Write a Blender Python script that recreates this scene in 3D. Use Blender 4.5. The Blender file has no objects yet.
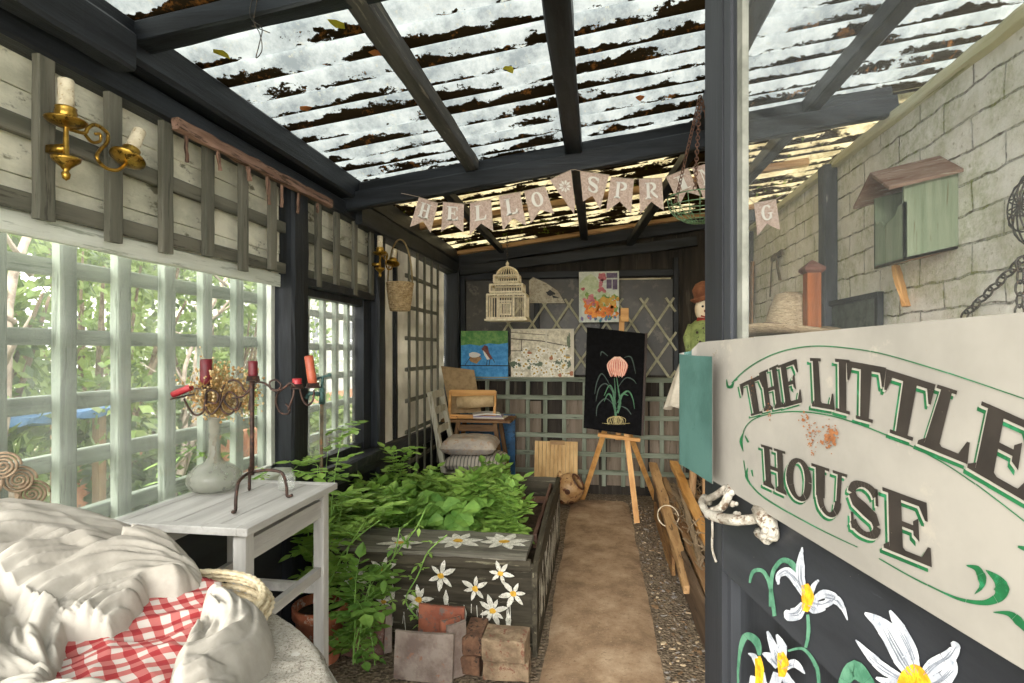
import bpy, math, random
from mathutils import Vector, Matrix, noise
C = bpy.context.scene
COL = C.collection
# ---------------------------------------------------------------- camera, world, added fill sun, exposure
TH = math.radians(8.6); sT, cT = math.sin(TH), math.cos(TH); FP = 560.0; EYE = 1.45
cam = bpy.data.cameras.new('camera'); cam.sensor_width = 36; cam.lens = FP/1024*36; cam.shift_y = 8.5/1024
cam.clip_start = 0.02
camo = bpy.data.objects.new('camera', cam); COL.objects.link(camo)
camo.location = (0, 0, EYE); camo.rotation_euler = (math.pi/2, 0, TH); C.camera = camo
w = bpy.data.worlds.new('overcast_sky'); C.world = w; w.use_nodes = True
nt = w.node_tree; bg = nt.nodes['Background']
tc = nt.nodes.new('ShaderNodeTexCoord'); sp = nt.nodes.new('ShaderNodeSeparateXYZ'); rp = nt.nodes.new('ShaderNodeValToRGB')
nt.links.new(tc.outputs['Generated'], sp.inputs[0]); nt.links.new(sp.outputs['Z'], rp.inputs[0]); nt.links.new(rp.outputs[0], bg.inputs[0])
rp.color_ramp.elements[0].position = 0.0; rp.color_ramp.elements[0].color = (.88, .86, .82, 1)
rp.color_ramp.elements[1].position = 1.0; rp.color_ramp.elements[1].color = (1.0, .98, .95, 1)
bg.inputs[1].default_value = 3.8
sun = bpy.data.lights.new('sun', 'SUN'); sun.energy = 4.2; sun.angle = math.radians(42); sun.color = (1, .97, .9)
suno = bpy.data.objects.new('sun', sun); COL.objects.link(suno); suno.rotation_euler = (math.radians(69), 0, math.radians(-15))  # low soft sun added from behind the camera to brighten the back wall
vs = C.view_settings; vs.view_transform = 'Standard'; vs.look = 'None'; vs.gamma = 1; vs.use_curve_mapping = False; vs.exposure = 0.95
try:
    C.cycles.use_denoising = True; C.cycles.max_bounces = 10; C.cycles.transparent_max_bounces = 24; C.cycles.diffuse_bounces = 6
    C.cycles.sample_clamp_indirect = 8
except Exception: pass

def at(px, py, X=None, Y=None, Z=None):
    u = (px-512)/FP; v = (350-py)/FP
    d = Vector((-sT+u*cT, cT+u*sT, v))
    t = X/d.x if X is not None else Y/d.y if Y is not None else (Z-EYE)/d.z
    return Vector((0, 0, EYE)) + d*t
R = random.Random(7)
def rr(a, b): return R.uniform(a, b)

# ---------------------------------------------------------------- materials
def hexc(h):
    h = h.lstrip('#'); v = [int(h[i:i+2], 16)/255 for i in (0, 2, 4)]
    return tuple((x/12.92 if x <= .04045 else ((x+.055)/1.055)**2.4) for x in v) + (1,)
def _c(c): return hexc(c) if isinstance(c, str) else (tuple(c)+(1,))[:4]
class NT:
    def __init__(s, name):
        s.m = bpy.data.materials.new(name); s.m.use_nodes = True; s.t = s.m.node_tree; s.n = s.t.nodes
        s.p = s.n['Principled BSDF']; s.out = s.n['Material Output']
    def add(s, k, **kw):
        x = s.n.new(k)
        for a, b in kw.items(): setattr(x, a, b)
        return x
    def link(s, a, b): s.t.links.new(a, b)
    def coords(s, scale=(1, 1, 1), kind='Object', rnd=True):
        t = s.add('ShaderNodeTexCoord'); m = s.add('ShaderNodeMapping'); s.link(t.outputs[kind], m.inputs['Vector'])
        m.inputs['Scale'].default_value = scale
        if rnd:
            o = s.add('ShaderNodeObjectInfo'); q = s.add('ShaderNodeVectorMath', operation='SCALE')
            q.inputs[0].default_value = (31, 17, 23); s.link(o.outputs['Random'], q.inputs['Scale']); s.link(q.outputs[0], m.inputs['Location'])
        return m.outputs[0]
    def noise(s, vec, scale, detail=4, rough=.6, dist=0):
        x = s.add('ShaderNodeTexNoise'); x.inputs['Scale'].default_value = scale; x.inputs['Detail'].default_value = detail
        x.inputs['Roughness'].default_value = rough; x.inputs['Distortion'].default_value = dist; s.link(vec, x.inputs['Vector']); return x.outputs[0]
    def ramp(s, fac, stops):
        x = s.add('ShaderNodeValToRGB'); e = x.color_ramp.elements
        while len(e) < len(stops): e.new(.5)
        for i, (p, c) in enumerate(stops): e[i].position = p; e[i].color = _c(c) if not isinstance(c, float) else (c, c, c, 1)
        s.link(fac, x.inputs[0]); return x.outputs[0]
    def mix(s, f, a, b, mode='MIX'):
        x = s.add('ShaderNodeMix', data_type='RGBA', blend_type=mode)
        for v, i in ((f, 0), (a, 6), (b, 7)):
            if isinstance(v, (int, float)) and i == 0: x.inputs[0].default_value = v
            elif isinstance(v, (str, tuple)): x.inputs[i].default_value = _c(v)
            else: s.link(v, x.inputs[i])
        return x.outputs[2]
    def math(s, op, a, b=0.0):
        x = s.add('ShaderNodeMath', operation=op)
        for i, v in enumerate((a, b)):
            if isinstance(v, (int, float)): x.inputs[i].default_value = v
            else: s.link(v, x.inputs[i])
        return x.outputs[0]
    def bump(s, h, strength=.3, dist=.01):
        b = s.add('ShaderNodeBump'); b.inputs['Strength'].default_value = strength; b.inputs['Distance'].default_value = dist
        s.link(h, b.inputs['Height']); s.link(b.outputs[0], s.p.inputs['Normal'])
    def base(s, c, rough=.7, metal=0, spec=None):
        if isinstance(c, (str, tuple)): s.p.inputs['Base Color'].default_value = _c(c)
        else: s.link(c, s.p.inputs['Base Color'])
        s.p.inputs['Roughness'].default_value = rough; s.p.inputs['Metallic'].default_value = metal
        if spec is not None: s.p.inputs['Specular IOR Level'].default_value = spec
        return s.m
_m = {}
def mat(name, c1, c2=None, rough=.7, scale=8, metal=0, bump=.2, bd=.004, c3=None, lo=.40, hi=.60, spec=None, stretch=(1, 1, 1), wear=.58):
    """mottled surface: c1 to c2 by noise, with flecks of c3"""
    if name in _m: return _m[name]
    t = NT(name); v = t.coords(stretch)
    col = c1
    if c2:
        col = t.ramp(t.noise(v, scale, 6, .65), [(lo, c1), (hi, c2)])
    if c3:
        f = t.ramp(t.noise(v, scale*2.7, 8, .7), [(wear-.03, 0.0), (wear+.03, 1.0)])
        col = t.mix(f, col, c3)
    if bump: t.bump(t.noise(v, scale*4, 5, .7), bump, bd)
    _m[name] = t.base(col, rough, metal, spec); return _m[name]
def wood(name, c1, c2, ax='y', c3=None, rough=.75, scale=11, bump=.6, wear=.6, spec=.3):
    st = {'x': (.12, 1.6, 1.6), 'y': (1.6, .12, 1.6), 'z': (1.6, 1.6, .12)}[ax]
    return mat(name+'_'+ax, c1, c2, rough, scale, 0, bump, .004, c3, .38, .62, spec, st, wear)

# ---------------------------------------------------------------- mesh builder
class B:
    def __init__(s): s.v = []; s.f = []; s.mi = []; s.cur = 0
    def add(s, vs, fs):
        n = len(s.v); s.v += [Vector(x) for x in vs]; s.f += [tuple(n+i for i in f) for f in fs]; s.mi += [s.cur]*len(fs); return s
    def quad(s, *p): return s.add(p, [tuple(range(len(p)))])
    def box(s, a, b):
        (x0, y0, z0), (x1, y1, z1) = a, b
        return s.add([(x0, y0, z0), (x1, y0, z0), (x1, y1, z0), (x0, y1, z0), (x0, y0, z1), (x1, y0, z1), (x1, y1, z1), (x0, y1, z1)],
                     [(0, 3, 2, 1), (4, 5, 6, 7), (0, 1, 5, 4), (1, 2, 6, 5), (2, 3, 7, 6), (3, 0, 4, 7)])
    def bar(s, p, q, w, h, up=(0, 0, 1), q2=None):
        """beam of width w and height h from p to q (centre line); q2 = end (w,h)"""
        p, q, up = Vector(p), Vector(q), Vector(up); d = (q-p).normalized(); x = d.cross(up)
        if x.length < 1e-4: x = d.cross(Vector((1, 0, 0)))
        x.normalize(); y = x.cross(d); w2, h2 = q2 or (w, h)
        vs = [p+x*a*w/2+y*b*h/2 for a, b in ((-1, -1), (1, -1), (1, 1), (-1, 1))]+[q+x*a*w2/2+y*b*h2/2 for a, b in ((-1, -1), (1, -1), (1, 1), (-1, 1))]
        return s.add(vs, [(0, 3, 2, 1), (4, 5, 6, 7), (0, 1, 5, 4), (1, 2, 6, 5), (2, 3, 7, 6), (3, 0, 4, 7)])
    def rough_bar(s, p, q, w, h, up=(0, 0, 1), seg=8, j=.004):
        """beam with slightly wandering, worn edges"""
        p, q, up = Vector(p), Vector(q), Vector(up); d = (q-p).normalized(); x = d.cross(up)
        if x.length < 1e-4: x = d.cross(Vector((1, 0, 0)))
        x.normalize(); y = x.cross(d); rings = []
        for i in range(seg+1):
            c = p.lerp(q, i/seg); vs = []
            for a, b in ((-1, -.8), (-.8, -1), (.8, -1), (1, -.8), (1, .8), (.8, 1), (-.8, 1), (-1, .8)):
                vs.append(c+x*(a*w/2+rr(-j, j))+y*(b*h/2+rr(-j, j)))
            rings.append(vs)
        return s.loft(rings)
    def loft(s, rings, cap=True, closed=True):
        n = len(rings[0]); vs = [v for r in rings for v in r]; fs = []
        for i in range(len(rings)-1):
            for k in range(n if closed else n-1):
                a = i*n+k; b = i*n+(k+1) % n; fs.append((a, b, b+n, a+n))
        if cap and closed: fs.append(tuple(range(n))[::-1]); fs.append(tuple((len(rings)-1)*n+k for k in range(n)))
        return s.add(vs, fs)
    def tube(s, pts, r, n=8, cap=True):
        pts = [Vector(p) for p in pts]; k = len(pts); rs = r if isinstance(r, (list, tuple)) else [r]*k; rings = []
        t = (pts[1]-pts[0]).normalized(); up = Vector((0, 0, 1)) if abs(t.z) < .9 else Vector((1, 0, 0)); x = t.cross(up).normalized()
        for i, p in enumerate(pts):
            t = (pts[min(i+1, k-1)]-pts[max(i-1, 0)])
            if t.length < 1e-9: t = Vector((0, 0, 1))
            t.normalize(); x = (x-t*x.dot(t))
            if x.length < 1e-6: x = t.orthogonal()
            x.normalize(); y = t.cross(x)
            rings.append([p+(x*math.cos(a)+y*math.sin(a))*rs[i] for a in [6.28318*j/n for j in range(n)]])
        return s.loft(rings, cap)
    def lathe(s, prof, c=(0, 0, 0), n=20, M=None, cap=False):
        """profile [(r,z)...] turned round z at c; M = rotation matrix"""
        c = Vector(c); rings = []
        for r, z in prof:
            ring = []
            for j in range(n):
                a = 6.28318*j/n; v = Vector((r*math.cos(a), r*math.sin(a), z))
                if M: v = M @ v
                ring.append(c+v)
            rings.append(ring)
        return s.loft(rings, cap)
    def prism(s, poly, o, ux, uy, depth):
        """2-D polygon in the plane (o,ux,uy) given a thickness"""
        o, ux, uy = Vector(o), Vector(ux), Vector(uy); n = ux.cross(uy).normalized()*depth; k = len(poly)
        a = [o+ux*p[0]+uy*p[1] for p in poly]; b = [p+n for p in a]
        return s.add(a+b, [tuple(range(k))[::-1], tuple(range(k, 2*k))]+[(i, (i+1) % k, (i+1) % k+k, i+k) for i in range(k)])
    def ball(s, c, r, n=10, sc=(1, 1, 1), M=None):
        prof = [(max(1e-4, r*math.sin(math.pi*i/n)), -r*math.cos(math.pi*i/n)) for i in range(n+1)]
        S = Matrix.Diagonal(Vector(sc)); M = (M @ S) if M else S
        return s.lathe(prof, c, n*2, M)
    def leaf(s, p, d, L, W, up=(0, 0, 1), fold=.25, droop=.25):
        p, d = Vector(p), Vector(d).normalized(); up = Vector(up); x = d.cross(up)
        if x.length < .05: x = d.orthogonal()
        x.normalize(); n = x.cross(d)
        m1 = p+d*L*.35-n*fold*W*.5; m2 = p+d*L*.7-n*(fold*W*.5+droop*L*.12); tip = p+d*L-n*droop*L*.4
        a1 = p+d*L*.3+x*W*.5; b1 = p+d*L*.3-x*W*.5; a2 = p+d*L*.68+x*W*.36-n*droop*L*.1; b2 = p+d*L*.68-x*W*.36-n*droop*L*.1
        return s.add([p, m1, m2, tip, a1, b1, a2, b2], [(0, 4, 1), (0, 1, 5), (4, 6, 2, 1), (1, 2, 7, 5), (6, 3, 2), (2, 3, 7)])
    def build(s, name, m, parent=None, origin=None, smooth=False, bevel=0, kind=None, bm_merge=False):
        if origin is None:
            if parent is not None: origin = wloc(parent)
            else:
                xs = [v.x for v in s.v]; ys = [v.y for v in s.v]; zs = [v.z for v in s.v]
                origin = Vector(((min(xs)+max(xs))/2, (min(ys)+max(ys))/2, min(zs)))
        origin = Vector(origin)
        me = bpy.data.meshes.new(name); me.from_pydata([tuple(v-origin) for v in s.v], [], s.f)
        for x in (m if isinstance(m, (list, tuple)) else [m]): me.materials.append(x)
        me.polygons.foreach_set('material_index', s.mi)
        me.polygons.foreach_set('use_smooth', [smooth]*len(s.f)); me.validate(); me.update()
        o = bpy.data.objects.new(name, me); COL.objects.link(o)
        if parent is not None:
            o.parent = parent; o.location = origin-wloc(parent)
        else: o.location = origin
        if bevel:
            b = o.modifiers.new('bevel', 'BEVEL'); b.width = bevel; b.segments = 2; b.limit_method = 'ANGLE'
        if kind: o['kind'] = kind
        return o
def wloc(o):
    v = Vector(o.location)
    while o.parent: o = o.parent; v += o.location
    return v
def thing(name, label, cat, loc, group=None):
    o = bpy.data.objects.new(name, None); o.empty_display_size = .05; COL.objects.link(o); o.location = loc
    return tag(o, label, cat, group)
def tag(o, label, cat, group=None, kind=None):
    o['label'] = label; o['category'] = cat
    if group: o['group'] = group
    if kind: o['kind'] = kind
    return o
def copy_tree(o, loc=None, rot=None, parent=None):
    c = o.copy(); COL.objects.link(c)
    if parent is not None: c.parent = parent
    if loc is not None: c.location = loc
    if rot is not None: c.rotation_euler = rot
    for ch in list(o.children): copy_tree(ch, None, None, c)
    return c
def smooth_path(pts, n=6, closed=False):
    pts = [Vector(p) for p in pts]; out = []
    k = len(pts)
    for i in range(k-1):
        p0, p1, p2, p3 = pts[max(i-1, 0)], pts[i], pts[i+1], pts[min(i+2, k-1)]
        for j in range(n):
            t = j/n; out.append(.5*((2*p1)+(p2-p0)*t+(2*p0-5*p1+4*p2-p3)*t*t+(3*p1-p0-3*p2+p3)*t**3))
    out.append(pts[-1]); return out
def S(b, name, m, **k): return b.build(name, m, kind='structure', **k)
# 2-D ribbons and serif letters, used for everything that is painted or lettered
def ribbon(pts, wid):
    out = []; k = len(pts)
    for i in range(k):
        a = pts[max(0, i-1)]; b = pts[min(k-1, i+1)]; dx, dy = b[0]-a[0], b[1]-a[1]; l = math.hypot(dx, dy) or 1
        w_ = wid[i] if isinstance(wid, (list, tuple)) else wid
        out.append(((pts[i][0]-dy/l*w_/2, pts[i][1]+dx/l*w_/2), (pts[i][0]+dy/l*w_/2, pts[i][1]-dx/l*w_/2)))
    return [[out[i][0], out[i+1][0], out[i+1][1], out[i][1]] for i in range(k-1)]
def arc2(cx, cy, rx, ry, a0, a1, wmin, wmax, n=14, ph=0):
    pts = []; ws = []
    for i in range(n+1):
        a = math.radians(a0+(a1-a0)*i/n); pts.append((cx+rx*math.cos(a), cy+ry*math.sin(a)))
        ws.append(wmin+(wmax-wmin)*abs(math.cos(a+ph))**1.5)
    return ribbon(pts, ws)
def rect(x0, y0, x1, y1): return [(x0, y0), (x1, y0), (x1, y1), (x0, y1)]
def stem(x, w=.24, sf=.12): return [rect(x, 0, x+w, 1), rect(x-sf, 0, x+w+sf, .06), rect(x-sf, .94, x+w+sf, 1), [(x-sf, .06), (x, .06), (x, .14)], [(x+w, .14), (x+w, .06), (x+w+sf, .06)]]
def glyph(ch):
    t = .1
    if ch == 'T': return [rect(.36, 0, .64, 1), rect(.22, 0, .78, .06), rect(0, .89, 1, 1), [(0, .89), (0, .66), (.05, .66), (.14, .89)], [(1, .89), (.86, .89), (.95, .66), (1, .66)]]
    if ch == 'I': return [rect(.25, 0, .75, 1), rect(0, 0, 1, .06), rect(0, .94, 1, 1)]
    if ch == 'H': return stem(.1)+stem(.66)+[rect(.3, .46, .7, .55)]
    if ch == 'L': return stem(.12, .28)+[rect(.4, 0, 1, .1), [(1, 0), (1, .32), (.94, .32), (.8, .1)]]
    if ch == 'E': return stem(.12, .28)+[rect(.4, 0, .95, .1), [(1, 0), (1, .3), (.94, .3), (.8, .1), (.8, 0)], rect(.4, .9, .92, 1), [(.96, 1), (.78, 1), (.78, .9), (.9, .7), (.96, .7)], rect(.4, .47, .7, .56), [(.64, .4), (.76, .33), (.76, .7), (.64, .62)]]
    if ch == 'O': return arc2(.5, .5, .36, .45, 0, 360, .09, .27, 28)
    if ch == 'U': return [rect(.12, .35, .38, 1), rect(0, .94, .5, 1), rect(.74, .35, .86, 1), rect(.6, .94, 1, 1)]+arc2(.525, .38, .275, .33, 180, 360, .09, .2, 16)
    if ch == 'S': return arc2(.5, .73, .33, .23, 20, 180, .1, .2, 10)+ribbon([(.18, .73), (.25, .6), (.5, .5), (.75, .4), (.82, .27)], [.2, .24, .26, .24, .2])+arc2(.5, .27, .33, .23, 0, -165, .1, .2, 10)+[rect(.8, .64, .87, .95), rect(.12, .05, .19, .36)]
    if ch == 'P': return stem(.12, .24)+arc2(.45, .74, .38, .22, 90, -90, .08, .24, 12)
    if ch == 'R': return stem(.12, .24)+arc2(.45, .74, .34, .22, 90, -90, .08, .24, 12)+ribbon([(.45, .5), (.7, .25), (1, .03)], [.14, .2, .14])
    if ch == 'N': return stem(.05, .1)+stem(.8, .1)+[[(.08, 1), (.3, 1), (.9, 0), (.72, 0)]]
    if ch == 'G': return arc2(.5, .5, .36, .45, 40, 330, .09, .25, 22)+[rect(.7, .08, .88, .45), rect(.56, .42, 1, .48)]
    return []
# ================================================================ materials used by several things
BLK = lambda a: wood('black_paint', '#16181b', '#2b2e33', a, c3='#4a4a48', rough=.5, wear=.72)
BLKB = lambda a: wood('dark_slate_paint', '#131518', '#2a2e34', a, c3='#56585c', rough=.45, wear=.7)
GRN = lambda a: wood('sage_paint', '#54544a', '#726f63', a, c3='#45433b', rough=.65)
OAK = lambda a: wood('bare_wood', '#8a6747', '#a98a63', a, c3='#5c4530')
PINE = lambda a: wood('pine', '#b98447', '#d6a566', a, rough=.5, wear=.75)
whitew = mat('whitewash', '#bdbba8', '#eae6d3', .8, 5, bump=.9, c3='#7f7c68', wear=.6, bd=.01, stretch=(1, .5, 1))
# ---------------------------------------------------------------- ground and floor
g = B()
n = 40
for i in range(n+1):
    for j in range(n+1):
        x = -14+28*i/n; y = -6+30*j/n; g.v.append(Vector((x, y, -.06+.0*x)))
g.f = [(i*(n+1)+j, (i+1)*(n+1)+j, (i+1)*(n+1)+j+1, i*(n+1)+j+1) for i in range(n) for j in range(n)]; g.mi = [0]*len(g.f)
S(g, 'ground', mat('garden_soil', '#5f6b3c', '#85855a', .95, 1.3, c3='#93866a', bump=.5))
t = NT('gravel_floor'); v = t.coords((1, 1, 1), rnd=False)
vo = t.add('ShaderNodeTexVoronoi'); vo.inputs['Scale'].default_value = 62; t.link(v, vo.inputs['Vector'])
col = t.mix(.5, t.ramp(t.noise(v, 9, 8, .75), [(.3, '#4b3c2d'), (.7, '#8e7c66')]), t.ramp(vo.outputs['Color'], [(.2, '#4a3d30'), (.8, '#a3927b')]))
t.bump(vo.outputs['Distance'], 1, .02); gravel = t.base(col, .95)
b = B(); n = 60
for i in range(n+1):
    for j in range(n+1):
        x = -1.55+3.1*i/n; y = -.3+6.1*j/n; b.v.append(Vector((x, y, .006*noise.noise(Vector((x*9, y*9, 1))))))
b.f = [(i*(n+1)+j, (i+1)*(n+1)+j, (i+1)*(n+1)+j+1, i*(n+1)+j+1) for i in range(n) for j in range(n)]; b.mi = [0]*len(b.f)
S(b, 'floor', gravel, smooth=True)
t = NT('sandy_concrete'); v = t.coords((1, 1, 1), rnd=False)
c0 = t.ramp(t.noise(v, 3.2, 10, .72), [(.36, '#7b644c'), (.5, '#a2866a'), (.64, '#bfa68a')])
c0 = t.mix(t.ramp(t.noise(v, 45, 4, .8), [(.56, 0.0), (.68, .75)]), c0, '#6d5642')
c0 = t.mix(t.ramp(t.noise(v, 90, 3, .8), [(.64, 0.0), (.7, .8)]), c0, '#d9c8a2')
t.bump(t.noise(v, 40, 8, .8), .5, .012); sand = t.base(c0, .95)
b = B(); n = 50
for i in range(n+1):
    y = .1+5.3*i/n
    for k in range(9):
        q = k/8; x0 = -.245+.006*math.sin(y*5)+.01*noise.noise(Vector((y*6, 0, 3))); x1 = .295+.012*noise.noise(Vector((y*4, 0, 9)))
        b.v.append(Vector((x0+(x1-x0)*q, y, .018-(.016 if k in (0, 8) else 0)+.004*noise.noise(Vector((q*6, y*7, 2))))))
b.f = [(i*9+k, i*9+k+1, (i+1)*9+k+1, (i+1)*9+k) for i in range(n) for k in range(8)]; b.mi = [0]*len(b.f)
S(b, 'path', sand, smooth=True)
# small stones and wood chips loose on the ground strip
b = B()
for i in range(700):
    x = rr(.31, .56) if i % 4 else rr(-.2, .5); y = rr(1.9, 5.3) if i % 4 else rr(4.9, 5.5); r_ = rr(.003, .009)*(1.5 if i % 13 == 0 else 1)
    M = Matrix.Rotation(rr(0, 6.3), 3, 'Z') @ Matrix.Rotation(rr(-.5, .5), 3, 'X')
    b.cur = i % 3; b.ball((x, y, r_*.4), r_, 3, (rr(.8, 2.4), rr(.7, 1.1), rr(.4, .7)), M)
tag(b.build('loose_gravel', [mat('chip_pale', '#a08a6c', '#c2b094', scale=30), mat('chip_brown', '#6c543d', '#84694c', scale=30), mat('chip_grey', '#77706a', '#938c84', scale=30)], smooth=False),
    'small stones and wood chips strewn on the dirt strip beside the sandy path', 'gravel', kind='stuff')
# ---------------------------------------------------------------- left wall
XL = -1.5
b = B()                                             # low wall below the sills
b.box((-1.62, 2.5, 0), (-1.5, 5.75, .74))
b.box((-1.62, -.2, 0), (-1.5, 2.5, .84))
S(b, 'wall_left', mat('black_board', '#17181a', '#26282b', .7, 6, stretch=(1, .15, 1)))
b = B()                                             # whitewashed boards above the windows
for k in range(5):
    z0 = 1.80+k*.115; b.box((-1.535-.004*(k % 2), .2, z0), (-1.515+.003*(k % 2), 3.62, z0+.112))
bb = S(b, 'wall_left_boards', whitew)
b = B()
t = NT('weathered_sheet'); v = t.coords((1, 1, 1))
cc = t.ramp(t.noise(v, 2.2, 6, .6), [(.35, '#b9b3a8'), (.65, '#f0ebe2')])
t.bump(t.noise(v, 12, 4), .2); t.p.inputs['Transmission Weight'].default_value = .0
tr = t.add('ShaderNodeBsdfTranslucent'); t.link(cc, tr.inputs[0]); mx = t.add('ShaderNodeMixShader'); mx.inputs[0].default_value = .42
t.base(cc, .6); t.link(t.p.outputs[0], mx.inputs[1]); t.link(tr.outputs[0], mx.inputs[2]); t.link(mx.outputs[0], t.out.inputs[0]); sheet = t.m
b = B(); b.box((-1.545, 3.66, .74), (-1.535, 5.52, 2.25)); S(b, 'wall_left_sheet', sheet)
# window heads, sills, posts and plates
def struct_bar(name, p, q, w_, h_, m, rough=True, up=(0, 0, 1)):
    b = B()
    (b.rough_bar if rough else b.bar)(p, q, w_, h_, up, **({'j': .003, 'seg': 14} if rough else {}))
    return S(b, name, m)
Y = BLKB('y'); Z = BLKB('z'); X = BLKB('x')
struct_bar('trim_1', (-1.45, .0, 2.39), (-1.45, 5.75, 2.40), .13, .13, Y)            # upper wall plate
struct_bar('trim_2', (-1.49, .0, 2.275), (-1.49, 5.75, 2.275), .10, .09, Y)
struct_bar('trim_3', (-1.385, .3, 2.335), (-1.385, 1.475, 2.335), .07, .12, BLK('y'))  # short spliced length at the left
struct_bar('trim_4', (-1.52, .2, 1.785), (-1.52, 2.5, 1.785), .03, .06, wood('white_head', '#c9cdc2', '#dfe2d8', 'y', c3='#9fa597'))
struct_bar('trim_5', (-1.50, .2, .86), (-1.50, 2.5, .86), .12, .05, mat('sill_white', '#aeb2a8', '#c9ccc2', .7, 6))
struct_bar('trim_6', (-1.50, 2.58, 0), (-1.50, 2.58, 2.26), .16, .12, Z, up=(1, 0, 0))   # post between the windows
struct_bar('trim_7', (-1.47, 3.0, .77), (-1.47, 3.62, .77), .16, .07, BLK('y'))
struct_bar('trim_8', (-1.50, 3.62, 0), (-1.50, 3.62, 2.26), .13, .13, Z, up=(1, 0, 0))
struct_bar('trim_9', (-1.54, 4.10, 0), (-1.54, 4.10, 2.26), .05, .06, BLK('z'), up=(1, 0, 0))
struct_bar('trim_10', (-1.47, 5.62, 0), (-1.47, 5.62, 2.36), .12, .16, BLK('z'), up=(1, 0, 0))
struct_bar('trim_11', (-1.505, 2.64, 1.80), (-1.505, 3.56, 1.80), .09, .05, BLK('y'))
struct_bar('trim_12', (-1.45, 2.66, .755), (-1.45, 5.5, .70), .05, .12, BLK('y'))
# windows: pane + frame
def glass_mat(name, dust, dcol, refl=.06, dscale=2.2, lo=.35, hi=.8, tint=(1, 1, 1), ior=1.45):
    t = NT(name); v = t.coords((1, 1, 1), rnd=False)
    tr = t.add('ShaderNodeBsdfTransparent'); tr.inputs[0].default_value = tuple(tint)+(1,)
    gl = t.add('ShaderNodeBsdfGlossy'); gl.inputs['Roughness'].default_value = .02
    fr = t.add('ShaderNodeFresnel'); fr.inputs['IOR'].default_value = ior
    geo = t.add('ShaderNodeNewGeometry'); ff = t.math('MULTIPLY', fr.outputs[0], t.math('SUBTRACT', 1.0, geo.outputs['Backfacing']))
    m1 = t.add('ShaderNodeMixShader'); t.link(ff, m1.inputs[0]); t.link(tr.outputs[0], m1.inputs[1]); t.link(gl.outputs[0], m1.inputs[2])
    df = t.add('ShaderNodeBsdfDiffuse'); df.inputs[0].default_value = _c(dcol); dt = t.add('ShaderNodeBsdfTranslucent'); dt.inputs[0].default_value = _c(dcol)
    m2 = t.add('ShaderNodeMixShader'); m2.inputs[0].default_value = .5; t.link(df.outputs[0], m2.inputs[1]); t.link(dt.outputs[0], m2.inputs[2])
    f = t.ramp(t.noise(v, dscale, 8, .7), [(lo, float(dust*.35)), (hi, float(dust))])
    m3 = t.add('ShaderNodeMixShader'); t.link(f, m3.inputs[0]); t.link(m1.outputs[0], m3.inputs[1]); t.link(m2.outputs[0], m3.inputs[2])
    t.link(m3.outputs[0], t.out.inputs[0]); return t.m
dusty = glass_mat('dusty_glass', .26, '#d3d8d2')
dustier = glass_mat('dusty_glass_pale', .32, '#dcdfda')
b = B(); b.box((-1.553, .2, .88), (-1.549, 2.5, 1.76)); wn = S(b, 'window_1', dusty)
b = B(); b.box((-1.56, .2, .87), (-1.535, 2.5, .9)); b.box((-1.56, 2.47, .88), (-1.535, 2.5, 1.77)); b.build('window_frame', mat('sill_white', '#aeb2a8'), wn)
b = B(); b.box((-1.553, 2.66, .80), (-1.549, 3.56, 1.775)); wn = S(b, 'window_2', dustier)
b = B(); b.box((-1.57, 2.66, .80), (-1.50, 3.56, .85)); b.box((-1.57, 2.66, 1.735), (-1.50, 3.56, 1.775))
b.box((-1.57, 3.44, .80), (-1.49, 3.56, 1.775)); b.box((-1.57, 2.655, .80), (-1.50, 2.68, 1.775)); b.build('window_frame', BLKB('z'), wn)
# ---------------------------------------------------------------- trellises of the left wall
def lath_trellis(label, x, ys, zs, y0, y1, z0, z1, m_v, m_r, wv=.045, wr=.045, d=.02, group=None, jit=.02, name='trellis'):
    r_ = thing(name, label, 'trellis', (x, (y0+y1)/2, z0), group)
    for z in zs:
        b = B(); b.rough_bar((x-d*.6, y0, z), (x-d*.6, y1, z+rr(-.004, .004)), d, wr, seg=16, j=.0012); b.build('rail', m_r, r_)
    for y in ys:
        b = B(); b.rough_bar((x+d*.5, y, z0+rr(-jit, jit)), (x+d*.5, y+rr(-.004, .004), z1+rr(-jit, jit)), wv, d, up=(1, 0, 0), seg=8, j=.001); b.build('lath', m_v, r_)
    return r_
lath_trellis('sage green square trellis band fixed high above the left windows', -1.475, [.87, 1.08, 1.295, 1.515, 1.725, 1.936, 2.15, 2.363, 2.58, 2.79, 3.0, 3.24, 3.5],
             (1.84, 2.035), .3, 3.62, 1.80, 2.235, GRN('z'), GRN('y'), wv=.05, wr=.05, d=.022)
tg = wood('outdoor_trellis', '#6a7467', '#8f998a', 'y', c3='#566052'); tgz = wood('outdoor_trellis', '#6a7467', '#8f998a', 'z', c3='#566052')
lath_trellis('chunky pale green trellis outside the long window, garden behind it', -1.61, [.86, 1.065, 1.27, 1.472, 1.677, 1.881, 2.086, 2.292, 2.496],
             (.92, 1.11, 1.29, 1.49, 1.70), .3, 2.56, .80, 1.95, tgz, tg, wv=.055, wr=.05, d=.035)
lath_trellis('pale trellis outside the small far left window', -1.61, [2.7, 2.9, 3.094, 3.25, 3.414],
             (.94, 1.11, 1.29, 1.47, 1.665), 2.66, 3.6, .80, 1.9, tgz, tg, wv=.04, wr=.04, d=.03)
lath_trellis('tall narrow grey green trellis propped against the whitened left wall', -1.43, [4.13, 4.32, 4.52, 4.72, 4.91],
             (.58, .82, 1.06, 1.30, 1.54, 1.78, 2.02), 4.1, 4.95, .42, 2.27, GRN('z'), GRN('y'), wv=.03, wr=.03, d=.016)
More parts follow.
